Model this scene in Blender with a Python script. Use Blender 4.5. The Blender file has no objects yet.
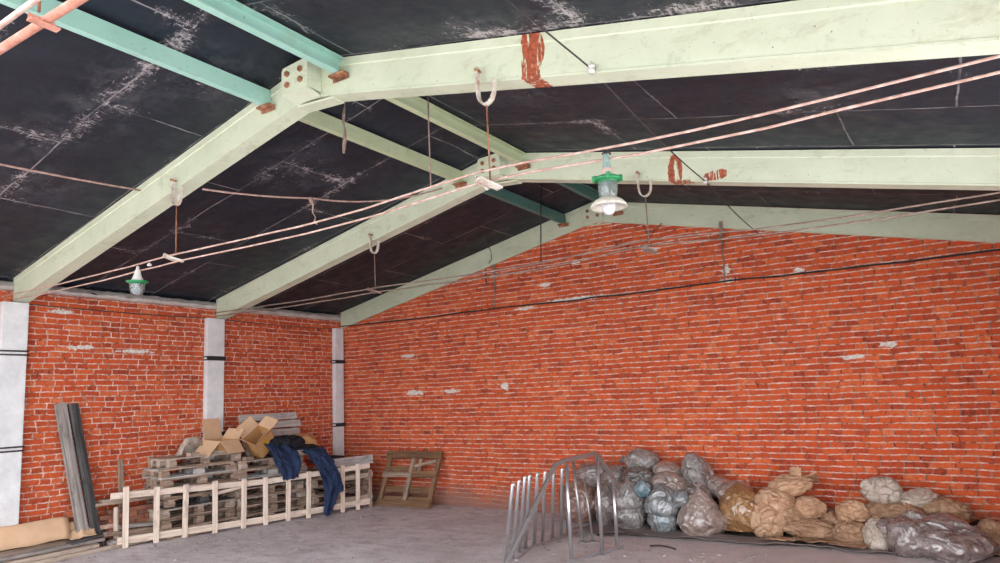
import bpy, bmesh, math, random
from mathutils import Vector, Matrix, Euler, noise
random.seed(7)
S = bpy.context.scene
COL = S.collection
PI = math.pi
V = Vector

# ------------------------------------------------------------------ materials
class NT:
    def __init__(s, name):
        s.m = bpy.data.materials.new(name); s.m.use_nodes = True
        s.t = s.m.node_tree; s.t.nodes.clear()
        s.out = s.n('ShaderNodeOutputMaterial'); s.b = s.n('ShaderNodeBsdfPrincipled')
        s.l(s.b.outputs[0], s.out.inputs[0])
    def n(s, t, **kw):
        x = s.t.nodes.new(t)
        for k, v in kw.items(): setattr(x, k, v)
        return x
    def l(s, a, b): s.t.links.new(a, b)
    def put(s, sock, v):
        if v is None: return
        if hasattr(v, 'node'): s.l(v, sock)
        else:
            if sock.type == 'RGBA' and len(v) == 3: v = (*v, 1)
            sock.default_value = v
    def math(s, op, a, b=None, c=None, clamp=False):
        x = s.n('ShaderNodeMath', operation=op, use_clamp=clamp)
        s.put(x.inputs[0], a); s.put(x.inputs[1], b)
        if c is not None: s.put(x.inputs[2], c)
        return x.outputs[0]
    def vmath(s, op, a, b=None, scale=None):
        x = s.n('ShaderNodeVectorMath', operation=op)
        s.put(x.inputs[0], a); s.put(x.inputs[1], b)
        if scale is not None: s.put(x.inputs[3], scale)
        return x.outputs['Value'] if op in ('LENGTH', 'DISTANCE', 'DOT_PRODUCT') else x.outputs[0]
    def pos(s): return s.n('ShaderNodeNewGeometry').outputs['Position']
    def obj(s): return s.n('ShaderNodeTexCoord').outputs['Object']
    def rnd(s): return s.n('ShaderNodeObjectInfo').outputs['Random']
    def xyz(s, v):
        x = s.n('ShaderNodeSeparateXYZ'); s.l(v, x.inputs[0]); return x.outputs
    def comb(s, a, b, c=0.0):
        x = s.n('ShaderNodeCombineXYZ'); s.put(x.inputs[0], a); s.put(x.inputs[1], b); s.put(x.inputs[2], c); return x.outputs[0]
    def noise(s, vec, scale=5., detail=4., rough=.55, dist=0., col=False):
        x = s.n('ShaderNodeTexNoise'); s.put(x.inputs['Vector'], vec)
        x.inputs['Scale'].default_value = scale; x.inputs['Detail'].default_value = detail
        x.inputs['Roughness'].default_value = rough; x.inputs['Distortion'].default_value = dist
        return x.outputs['Color' if col else 'Fac']
    def ramp(s, fac, stops, interp='LINEAR'):
        x = s.n('ShaderNodeValToRGB'); x.color_ramp.interpolation = interp
        e = x.color_ramp.elements
        while len(e) < len(stops): e.new(.5)
        for k, (p, c) in zip(e, stops):
            k.position = p
            k.color = (c, c, c, 1) if isinstance(c, (int, float)) else (*c, 1)
        s.put(x.inputs[0], fac); return x.outputs[0]
    def mix(s, fac, a, b, blend='MIX'):
        x = s.n('ShaderNodeMix', data_type='RGBA', blend_type=blend)
        s.put(x.inputs[0], fac); s.put(x.inputs[6], a); s.put(x.inputs[7], b); return x.outputs[2]
    def bump(s, h, strength=.5, dist=.02, normal=None):
        x = s.n('ShaderNodeBump'); x.inputs['Strength'].default_value = strength; x.inputs['Distance'].default_value = dist
        s.put(x.inputs['Height'], h)
        if normal is not None: s.put(x.inputs['Normal'], normal)
        return x.outputs[0]
    def done(s, col=None, rough=None, normal=None, metal=None, **kw):
        s.put(s.b.inputs['Base Color'], col); s.put(s.b.inputs['Roughness'], rough)
        s.put(s.b.inputs['Normal'], normal); s.put(s.b.inputs['Metallic'], metal)
        for k, v in kw.items(): s.put(s.b.inputs[k.replace('_', ' ')], v)
        return s.m
    def blob(s, p, c, r):
        # soft 0..1 mask round a point of the world
        d = s.vmath('LENGTH', s.vmath('DIVIDE', s.vmath('SUBTRACT', p, c), r))
        return s.math('SUBTRACT', 1.25, d, clamp=True)

def brick_mat(name, axis, patches, joints=((.36, 1.), (.62, .55)), tone=1.):
    t = NT(name); p = t.pos(); x = t.xyz(p)
    u = x[0] if axis == 'x' else x[1]
    w1 = t.noise(p, 2.2, 3); w2 = t.noise(p, 22, 3); w3 = t.noise(t.vmath('ADD', p, (7., 3., 1.)), 14, 3)
    uu = t.math('ADD', u, t.math('MULTIPLY_ADD', w3, .05, -.025))
    vv = t.math('ADD', x[2], t.math('ADD', t.math('MULTIPLY_ADD', w1, .05, -.025), t.math('MULTIPLY_ADD', w2, .022, -.011)))
    vv = t.math('ADD', vv, .006)
    wn = t.n('ShaderNodeTexWhiteNoise', noise_dimensions='1D'); t.put(wn.inputs['W'], t.math('FLOOR', t.math('DIVIDE', vv, .0775)))
    uu = t.math('ADD', uu, t.math('MULTIPLY', wn.outputs['Value'], .31))
    b = t.n('ShaderNodeTexBrick'); b.offset = .5; b.squash = .56; b.squash_frequency = 2
    t.put(b.inputs['Vector'], t.comb(uu, vv)); b.inputs['Scale'].default_value = 1
    b.inputs['Color1'].default_value = (0, 0, 0, 1); b.inputs['Color2'].default_value = (1, 1, 1, 1); b.inputs['Mortar'].default_value = (.5, .5, .5, 1)
    b.inputs['Mortar Size'].default_value = .0090; b.inputs['Mortar Smooth'].default_value = .3; b.inputs['Bias'].default_value = 0
    b.inputs['Brick Width'].default_value = .258; b.inputs['Row Height'].default_value = .0775
    val = t.math('ADD', t.math('MULTIPLY_ADD', b.outputs['Color'], .8, .1), t.math('MULTIPLY_ADD', t.noise(p, 17, 5, .7), 1.3, -.65))
    col = t.ramp(val, [(0, (.20, .030, .014)), (.16, (.42, .056, .016)), (.5, (.55, .078, .018)), (.82, (.62, .105, .024)), (1, (.66, .19, .085))])
    # broad tone changes of the fired clay along the wall, dusty bloom in places
    col = t.mix(t.ramp(t.noise(p, .55, 4), [(.45, 0.), (.75, .45)]), col, (.44, .07, .022))
    col = t.mix(t.ramp(t.noise(p, 3.1, 6, .7), [(.58, 0.), (.80, .7)]), col, (.55, .27, .19))
    col = t.mix(t.ramp(t.noise(p, 31, 3, .6), [(.63, 0.), (.69, .9)]), col, (.07, .03, .025))
    mort = t.ramp(t.noise(p, 9, 5, .7), [(.36, (.09, .04, .03)), (.44, (.46, .27, .20)), (.56, (.72, .54, .46)), (.75, (.84, .75, .68))])
    # the head joints are raked out in many places
    f = t.math('ADD', b.outputs['Fac'], t.math('MULTIPLY_ADD', t.noise(p, 13, 4, .7), .9, -.62), clamp=True)
    f2 = t.math('MAXIMUM', t.math('MULTIPLY', b.outputs['Fac'], t.ramp(t.noise(p, 7, 4, .7), [(.35, .6), (.6, 1.)])), t.math('MULTIPLY', f, t.ramp(t.noise(p, 24, 3), [(.5, 0.), (.66, 1.)])))
    fr = t.math('FRACT', t.math('DIVIDE', vv, .0775)); bed = t.math('LESS_THAN', t.math('ABSOLUTE', t.math('SUBTRACT', fr, .5)), .37)
    mort = t.mix(t.math('MULTIPLY', bed, t.ramp(t.noise(p, 6, 4, .6), joints)), mort, (.075, .025, .018))
    col = t.mix(f2, col, mort)
    f = f2
    if patches:
        m = None
        for c, r in patches:
            k = t.blob(p, c, r); m = k if m is None else t.math('MAXIMUM', m, k)
        m = t.math('GREATER_THAN', t.math('ADD', m, t.math('MULTIPLY_ADD', t.noise(t.vmath('MULTIPLY', p, (1., 1., 1.6)), 11, 6, .75), 2.6, -1.35)), .58)
        col = t.mix(m, col, t.ramp(t.noise(p, 30, 3), [(.3, (.45, .40, .36)), (.6, (.74, .69, .64))]))
    # damp dirty foot of the wall
    foot = t.ramp(t.math('ADD', x[2], t.math('MULTIPLY_ADD', t.noise(p, 2.5, 5), .5, -.25)), [(.08, .85), (.42, 0.)])
    col = t.mix(foot, col, (.24, .13, .10))
    h = t.math('ADD', t.math('MULTIPLY', b.outputs['Fac'], -1.), t.math('MULTIPLY', t.noise(p, 28, 5, .7), .55))
    return t.done(col, .92, t.bump(h, .55, .012))

def paint_mat(name, base, dark, rust=(), rustlevel=.70, rough=.55):
    t = NT(name); p = t.pos()
    n1 = t.noise(p, 1.7, 6, .65); n2 = t.noise(p, 6, 6, .7)
    col = t.mix(t.ramp(n1, [(.35, 0.), (.7, .8)]), base, dark)
    col = t.mix(t.ramp(n2, [(.58, 0.), (.70, .55)]), col, tuple(c * .72 for c in dark))
    ex = None
    for c, r in rust:
        k = t.blob(p, c, r); ex = k if ex is None else t.math('MAXIMUM', ex, k)
    rf = t.ramp(t.noise(p, 9, 7, .75, .4), [(rustlevel, 0.), (rustlevel + .015, 1.)])
    if ex is not None:
        st = t.noise(t.vmath('MULTIPLY', p, (1., 1., .16)), 24, 5, .7)
        k = t.ramp(t.math('MULTIPLY', t.ramp(ex, [(.05, 0.), (.55, 1.)]), t.math('ADD', st, .12)), [(.545, 0.), (.575, 1.)])
        rf = t.math('MAXIMUM', rf, k)
    col = t.mix(t.ramp(t.noise(t.vmath('MULTIPLY', p, (1., 1., 3.)), 2.4, 7, .8, .3), [(.54, 0.), (.72, .55)]), col, (.36, .31, .19))
    col = t.mix(t.ramp(t.noise(p, 40, 3, .6), [(.70, 0.), (.73, .8)]), col, (.10, .07, .045))
    col = t.mix(rf, col, t.ramp(t.noise(p, 30, 3), [(.35, (.22, .05, .02)), (.65, (.50, .11, .05))]))
    h = t.math('ADD', t.math('MULTIPLY', n2, .6), t.math('MULTIPLY', rf, -1.))
    return t.done(col, rough, t.bump(h, .35, .006))

def wood_mat(name, c1, c2, c3, grain=1., rough=.8):
    # grain along local X of each board (boards are built with their length on X in 'Grain' uv)
    t = NT(name); uv = t.n('ShaderNodeUVMap').outputs[0]; r = t.rnd()
    p = t.vmath('ADD', uv, t.comb(t.math('MULTIPLY', r, 37.), t.math('MULTIPLY', r, 11.)))
    g = t.noise(t.vmath('MULTIPLY', p, (1.6, 34., 1.)), 1., 6, .7, .6)
    k = t.noise(t.vmath('MULTIPLY', p, (3., 6., 1.)), 1., 4, .6)
    isl = t.noise(t.vmath('MULTIPLY', p, (.01, 4., 1.)), 3., 1)
    col = t.ramp(t.math('ADD', g, t.math('MULTIPLY_ADD', isl, .5, -.25)), [(.3, c1), (.5, c2), (.72, c3)])
    col = t.mix(t.ramp(k, [(.56, 0.), (.72, .7)]), col, tuple(c * .5 for c in c1))
    return t.done(col, rough, t.bump(g, .35 * grain, .006))

def roof_mat():
    t = NT('bitumen_sheet'); p = t.pos(); x = t.xyz(p)
    col = t.ramp(t.noise(p, 1.1, 6, .65), [(.3, (.0026, .0054, .0115)), (.55, (.0050, .0092, .019)), (.75, (.0100, .0160, .030))])
    u = t.math('ADD', x[1], t.math('MULTIPLY_ADD', t.noise(p, .8, 3), .12, -.06))
    v = t.math('ADD', x[0], t.math('MULTIPLY_ADD', t.noise(t.vmath('ADD', p, (3., 9., 2.)), .8, 3), .12, -.06))
    def bk(mortar, smooth):
        b = t.n('ShaderNodeTexBrick'); b.offset = .37; b.squash = 1
        t.put(b.inputs['Vector'], t.comb(v, u)); b.inputs['Scale'].default_value = 1
        b.inputs['Brick Width'].default_value = 2.1; b.inputs['Row Height'].default_value = .98
        b.inputs['Mortar Size'].default_value = mortar; b.inputs['Mortar Smooth'].default_value = smooth
        b.inputs['Color1'].default_value = (0, 0, 0, 1); b.inputs['Color2'].default_value = (1, 1, 1, 1)
        return b
    b = bk(.008, .1); near = bk(.20, 1.).outputs['Fac']
    col = t.mix(t.math('MULTIPLY', b.outputs['Color'], .3), col, (.0115, .0185, .034))
    seam = t.math('MULTIPLY', b.outputs['Fac'], t.ramp(t.noise(p, 2.3, 4, .7), [(.40, .15), (.60, 1.)]))
    # flaked lime: fine specks, denser by the seams and in a few worn places
    spk = t.noise(t.vmath('MULTIPLY', p, (14., 30., 14.)), 1., 8, .8, .35)
    spk2 = t.noise(t.vmath('MULTIPLY', p, (34., 9., 14.)), 1., 8, .8, .35)
    spk = t.math('MAXIMUM', spk, spk2)
    zone = t.ramp(t.noise(p, .9, 4, .6), [(.44, 0.), (.68, 1.)])
    k = None
    for c, r in (((4.25, -6.85, 4.6), (.8, .35, .6)), ((5.0, -6.4, 4.75), (.5, .5, .5)), ((3.4, -7.0, 4.4), (.6, .35, .4)), ((5.1, -5.98, 4.75), (.3, .2, .5)), ((7.6, -6.05, 4.45), (.9, .25, .5)), ((9.3, -5.95, 4.1), (.5, .2, .5)), ((7.4, -4.7, 4.6), (.8, .4, .5)), ((4.1, -4.7, 4.6), (.6, .6, .6)), ((9.6, -4.2, 4.1), (.4, .4, .5)), ((2.6, -6.6, 4.2), (.5, .5, .5))):
        q = t.blob(p, c, r); k = q if k is None else t.math('MAXIMUM', k, q)
    dens = t.math('ADD', t.math('MULTIPLY', near, t.math('MULTIPLY_ADD', zone, .13, .02)), t.math('ADD', t.math('MULTIPLY', zone, .045), t.math('MULTIPLY', k, .085)))
    sc = t.ramp(t.math('ADD', spk, dens), [(.70, 0.), (.77, 1.)])
    haze = t.math('MULTIPLY', t.math('ADD', t.math('MULTIPLY', k, .5), t.math('MULTIPLY', zone, .16)), t.ramp(t.noise(p, 5, 6, .75, .5), [(.45, 0.), (.72, .32)]))
    m = t.math('MAXIMUM', t.math('MAXIMUM', sc, haze), t.math('MULTIPLY', seam, .6), clamp=True)
    col = t.mix(t.math('MULTIPLY', m, .85), col, (.50, .45, .46))
    h = t.math('ADD', t.math('MULTIPLY', t.noise(p, 2.2, 5, .6), 1.), t.math('MULTIPLY', b.outputs['Fac'], .8))
    return t.done(col, t.ramp(t.noise(p, 5, 4), [(.3, .5), (.7, .75)]), t.bump(h, .5, .03))

def floor_mat():
    t = NT('dusty_concrete'); p = t.pos()
    col = t.ramp(t.noise(p, .9, 7, .7), [(.3, (.46, .42, .435)), (.5, (.60, .555, .575)), (.7, (.72, .68, .70))])
    col = t.mix(t.ramp(t.noise(t.vmath('MULTIPLY', p, (1., 1.5, 1.)), 3.1, 8, .8), [(.48, 0.), (.66, .8)]), col, (.27, .23, .23))
    col = t.mix(t.ramp(t.noise(p, 34, 5, .75), [(.56, 0.), (.66, .8)]), col, (.80, .76, .76))
    col = t.mix(t.ramp(t.noise(p, 60, 3, .6), [(.57, 0.), (.68, .7)]), col, (.16, .13, .13))
    # brown earth trodden in towards the rubbish heap
    x = t.xyz(p)
    e = t.ramp(t.math('ADD', x[0], t.math('MULTIPLY_ADD', t.noise(p, 1.2, 5), 2.6, -1.3)), [(.0, 0.), (1., 1.)])
    m = t.n('ShaderNodeMapRange'); t.put(m.inputs[0], t.math('ADD', x[0], t.math('MULTIPLY_ADD', t.noise(p, 1.2, 5), 3., -1.5)))
    m.inputs[1].default_value = 4.2; m.inputs[2].default_value = 7.4; m.inputs[3].default_value = 0; m.inputs[4].default_value = .55
    col = t.mix(m.outputs[0], col, (.56, .45, .42))
    h = t.math('ADD', t.noise(p, 8, 7, .75), t.math('MULTIPLY', t.noise(p, 45, 4, .7), .5))
    return t.done(col, .92, t.bump(h, .6, .02))

def concrete_mat(name, c1, c2, c3):
    t = NT(name); p = t.pos()
    col = t.ramp(t.noise(p, 3.2, 7, .7), [(.3, c1), (.5, c2), (.7, c3)])
    col = t.mix(t.ramp(t.noise(p, 22, 4, .7), [(.68, 0.), (.74, .6)]), col, tuple(c * .35 for c in c1))
    return t.done(col, .88, t.bump(t.noise(p, 14, 6, .7), .4, .01))

def cloth_mat(name, c1, c2, rough=.85):
    t = NT(name); p = t.pos()
    col = t.ramp(t.noise(p, 7, 5, .65), [(.3, c1), (.7, c2)])
    return t.done(col, rough, t.bump(t.noise(p, 60, 4, .6), .3, .004))

def plastic_mat(name, cols, rough=.28, tint=None, trans=0., spec=.7, bumpd=.010):
    # thin crumpled film with the rubbish inside showing through
    t = NT(name); p = t.pos(); r = t.rnd()
    p2 = t.vmath('ADD', p, t.comb(t.math('MULTIPLY', r, 9.), t.math('MULTIPLY', r, 5.), r))
    n1 = t.noise(p2, 6, 6, .75, .8); n2 = t.noise(p2, 26, 5, .75, .8)
    col = t.ramp(t.math('ADD', t.math('MULTIPLY', n1, .65), t.math('MULTIPLY', n2, .35)), [(.33, cols[0]), (.44, cols[1]), (.56, cols[2]), (.68, cols[3])])
    if tint: col = t.mix(t.ramp(t.noise(p2, 5, 4), [(.52, 0.), (.66, .8)]), col, tint)
    w = t.vmath('ADD', p2, t.vmath('MULTIPLY', t.noise(p2, 5, 2, col=True), (.2, .2, .2)))
    f1 = t.math('ABSOLUTE', t.math('SUBTRACT', t.noise(w, 6, 2, .5), .5)); f2 = t.math('ABSOLUTE', t.math('SUBTRACT', t.noise(w, 17, 2, .5), .5))
    h = t.math('ADD', t.ramp(f1, [(0., 1.), (.10, 0.)]), t.math('MULTIPLY', t.ramp(f2, [(0., 1.), (.14, 0.)]), .5))
    return t.done(col, rough, t.bump(h, .55, bumpd), Specular_IOR_Level=spec, Coat_Weight=1. if rough < .4 else 0., Coat_Roughness=.10)

def paper_mat(name, c1, c2, c3):
    t = NT(name); p = t.pos(); r = t.rnd()
    p2 = t.vmath('ADD', p, t.comb(t.math('MULTIPLY', r, 9.), t.math('MULTIPLY', r, 5.), r))
    col = t.ramp(t.noise(p2, 5, 6, .7), [(.32, c1), (.5, c2), (.68, c3)])
    v = t.n('ShaderNodeTexVoronoi', feature='DISTANCE_TO_EDGE'); t.put(v.inputs['Vector'], t.vmath('ADD', p2, t.vmath('MULTIPLY', t.noise(p2, 7, 3, col=True), (.16, .16, .16)))); v.inputs['Scale'].default_value = 10
    h = t.math('ADD', t.ramp(v.outputs['Distance'], [(0., .7), (.12, 0.)]), t.math('MULTIPLY', t.noise(p2, 9, 3, .6, 1.2), .8))
    col = t.mix(t.ramp(t.noise(p2, 11, 5, .7), [(.56, 0.), (.72, .7)]), col, tuple(c * .5 for c in c1))
    return t.done(col, .8, t.bump(h, .7, .013))

def plain(name, col, rough=.6, metal=0., nz=.25, scale=18, **kw):
    t = NT(name); p = t.pos()
    n = t.noise(p, scale, 5, .65)
    c = t.mix(t.math('MULTIPLY', t.ramp(n, [(.4, 0.), (.75, 1.)]), nz * 2), col, tuple(k * .45 for k in col))
    return t.done(c, rough, t.bump(n, .25, .004), metal, **kw)

def rusty(name, c1, c2, c3):
    t = NT(name); p = t.pos()
    return t.done(t.ramp(t.noise(p, 14, 5, .7), [(.35, c1), (.52, c2), (.68, c3)]), .7, t.bump(t.noise(p, 40, 4), .3, .004))

M = {}
M['brick_back'] = brick_mat('brick_back', 'x', [((9.25, 0, 2.23), (.20, .4, .05)), ((9.67, 0, 2.36), (.16, .4, .045)), ((4.35, 0, 3.34), (.28, .4, .045)), ((5.3, 0, 3.40), (.85, .4, .05)), ((5.35, 0, 4.0), (.13, .4, .05)), ((6.62, 0, 4.02), (.22, .4, .05)), ((1.75, 0, 2.69), (.22, .4, .05)), ((7.72, 0, 3.55), (.09, .4, .12)), ((7.75, 0, 3.40), (.2, .4, .05)), ((4.75, 0, 3.70), (.18, .4, .05)), ((1.9, 0, 2.0), (.35, .4, .07)), ((2.75, 0, 2.0), (.3, .4, .05)), ((3.9, 0, 2.05), (.12, .4, .10)), ((8.7, 0, 3.43), (.1, .4, .05))])
M['brick_left'] = brick_mat('brick_left', 'y', [((0, -5.25, 3.27), (.4, .25, .04)), ((0, -5.0, 2.78), (.4, .3, .05)), ((0, -4.2, 2.75), (.4, .5, .04))], ((.34, .7), (.52, 0.)))
M['roof'] = roof_mat()
M['floor'] = floor_mat()
M['concrete'] = concrete_mat('column_concrete', (.56, .55, .555), (.69, .68, .685), (.80, .79, .79))
M['plinth'] = concrete_mat('plinth_concrete', (.10, .095, .10), (.18, .17, .17), (.27, .25, .25))
M['mortar'] = concrete_mat('mortar_cap', (.42, .37, .34), (.58, .53, .50), (.72, .68, .65))
M['ground'] = concrete_mat('yard_ground', (.38, .36, .34), (.48, .46, .44), (.55, .53, .5))
RP = [((8.03, -5.87, 4.22), (.11, .4, .50)), ((7.93, -5.87, 4.02), (.14, .4, .05)), ((8.10, -5.87, 4.3), (.05, .4, .16)), ((8.02, -2.85, 4.2), (.10, .3, .25)), ((8.0, -2.85, 4.03), (.28, .3, .10)), ((8.45, -2.85, 4.08), (.18, .3, .07))]
M['mint'] = paint_mat('mint_paint', (.67, .71, .55), (.54, .60, .44), RP, .69)
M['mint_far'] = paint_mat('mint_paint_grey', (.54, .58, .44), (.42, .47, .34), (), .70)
M['aqua'] = paint_mat('aqua_paint', (.38, .64, .55), (.30, .54, .46), (), .70)
M['lime'] = paint_mat('lime_paint', (.52, .58, .37), (.42, .50, .31), (), .70)
M['teal'] = paint_mat('teal_paint', (.075, .20, .175), (.06, .15, .135), (), .74)
M['rust'] = rusty('rusty_bracket', (.12, .045, .02), (.30, .12, .06), (.48, .27, .16))
M['tie'] = rusty('pink_primed_rod', (.36, .21, .17), (.52, .34, .29), (.66, .53, .48))
M['tie_red'] = rusty('red_primed_rod', (.38, .15, .10), (.50, .22, .16), (.58, .33, .27))
M['tie_dark'] = rusty('dull_rod', (.16, .11, .09), (.25, .17, .14), (.36, .28, .24))
M['strapmetal'] = rusty('worn_white_strap', (.40, .26, .18), (.62, .57, .50), (.74, .72, .66))
M['black'] = plain('black_iron', (.018, .016, .016), .7)
M['wire'] = plain('dark_wire', (.05, .038, .035), .6)
M['cable'] = rusty('cable_sheath', (.28, .17, .14), (.42, .27, .23), (.52, .38, .33))
M['galv'] = plain('galvanised_tube', (.66, .68, .71), .30, .92, .12, 30)
M['galv_dull'] = plain('dull_steel_tube', (.46, .45, .45), .38, .85, .2, 30)
M['pale'] = wood_mat('new_pine', (.56, .42, .33), (.74, .60, .50), (.84, .72, .62))
M['grey'] = wood_mat('weathered_grey_wood', (.12, .10, .09), (.29, .25, .23), (.47, .42, .385))
M['greybrown'] = wood_mat('weathered_brown_wood', (.15, .095, .065), (.34, .235, .175), (.54, .41, .32))
M['whitewood'] = wood_mat('bleached_wood', (.34, .30, .28), (.50, .46, .44), (.64, .60, .58))
M['brown'] = wood_mat('stained_pallet_wood', (.08, .037, .017), (.175, .090, .042), (.29, .165, .085))
M['darkwood'] = wood_mat('tarred_wood', (.022, .020, .020), (.06, .055, .055), (.15, .135, .13))
M['plank'] = wood_mat('sawn_plank', (.27, .19, .145), (.45, .35, .28), (.60, .50, .42))
M['card'] = plain('cardboard', (.60, .33, .14), .8, 0, .12, 6)
M['card_pale'] = plain('cardboard_pale', (.70, .45, .28), .8, 0, .12, 6)
M['tape'] = plain('packing_tape', (.72, .36, .07), .25, 0, .1)
M['navy'] = cloth_mat('navy_cotton', (.005, .012, .040), (.013, .034, .098))
M['blackcloth'] = cloth_mat('black_cotton', (.004, .004, .007), (.012, .012, .02))
GR = ((.06, .05, .045), (.19, .165, .155), (.31, .28, .27), (.58, .55, .54))
M['bag_grey'] = plastic_mat('grey_film', GR, .25)
M['bag_pink'] = plastic_mat('dusty_film', ((.06, .04, .032), (.21, .145, .12), (.36, .275, .245), (.60, .53, .50)), .30)
M['bag_blue'] = plastic_mat('bluish_film', ((.04, .042, .042), (.15, .15, .15), (.29, .295, .30), (.58, .60, .61)), .22, (.15, .22, .24))
M['bag_brown'] = plastic_mat('leaf_filled_film', ((.05, .025, .01), (.22, .105, .040), (.40, .21, .085), (.52, .36, .22)), .30)
M['bag_dark'] = plastic_mat('dark_film', ((.018, .016, .016), (.065, .057, .055), (.16, .145, .14), (.40, .37, .36)), .25)
M['bag_vivid'] = plastic_mat('blue_film', ((.03, .06, .075), (.07, .15, .19), (.21, .29, .32), (.58, .61, .62)), .22)
M['bag_taupe'] = plastic_mat('taupe_film', ((.05, .038, .036), (.15, .115, .105), (.24, .19, .18), (.46, .40, .38)), .24)
M['bag_red'] = plastic_mat('red_brown_film', ((.05, .022, .016), (.17, .08, .06), (.26, .15, .12), (.42, .34, .31)), .3)
M['sack'] = paper_mat('kraft_sack', (.34, .18, .10), (.53, .315, .19), (.66, .44, .30))
M['sack_dim'] = paper_mat('soiled_sack', (.19, .10, .055), (.34, .195, .115), (.48, .31, .195))
M['sack_pale'] = paper_mat('pale_sack', (.34, .26, .20), (.50, .41, .34), (.64, .56, .49))
M['sheet'] = plain('dirty_tarpaulin', (.23, .175, .165), .75, 0, .35, 5)
M['trash'] = plain('dark_trash', (.055, .038, .032), .9, 0, .4, 9)
M['chips'] = plain('debris_chips', (.42, .37, .34), .9, 0, .4, 20)
t = NT('loose_brick'); p = t.pos(); r = t.rnd()
M['redbrick'] = t.done(t.mix(t.ramp(t.noise(p, 11, 5, .7), [(.45, 0.), (.7, .8)]), t.ramp(r, [(0., (.16, .07, .05)), (.4, (.34, .11, .06)), (.8, (.46, .18, .10)), (1., (.50, .33, .25))]), (.22, .16, .14)), .92, t.bump(t.noise(p, 30, 5, .7), .4, .006))
M['green'] = plain('green_enamel', (.015, .22, .075), .3, 0, .25, 40)
M['greencone'] = plain('grey_green_cone', (.26, .38, .35), .5, 0, .3, 40)
M['neck'] = plain('pink_ceramic', (.58, .40, .36), .5, 0, .2, 40)
M['enamel'] = plain('white_enamel', (.62, .58, .49), .4, 0, .35, 22)
M['porcelain'] = plain('white_porcelain', (.72, .70, .67), .35, 0, .15, 30)
def glass_mat(name, col, rough, tr):
    t = NT(name)
    return t.done(col, rough, None, 0., Transmission_Weight=tr, IOR=1.45, Specular_IOR_Level=.6)
M['glass'] = glass_mat('dusty_glass', (.62, .70, .68), .10, .85)
M['bulb'] = glass_mat('frosted_bulb', (.74, .72, .77), .12, .35)

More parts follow.
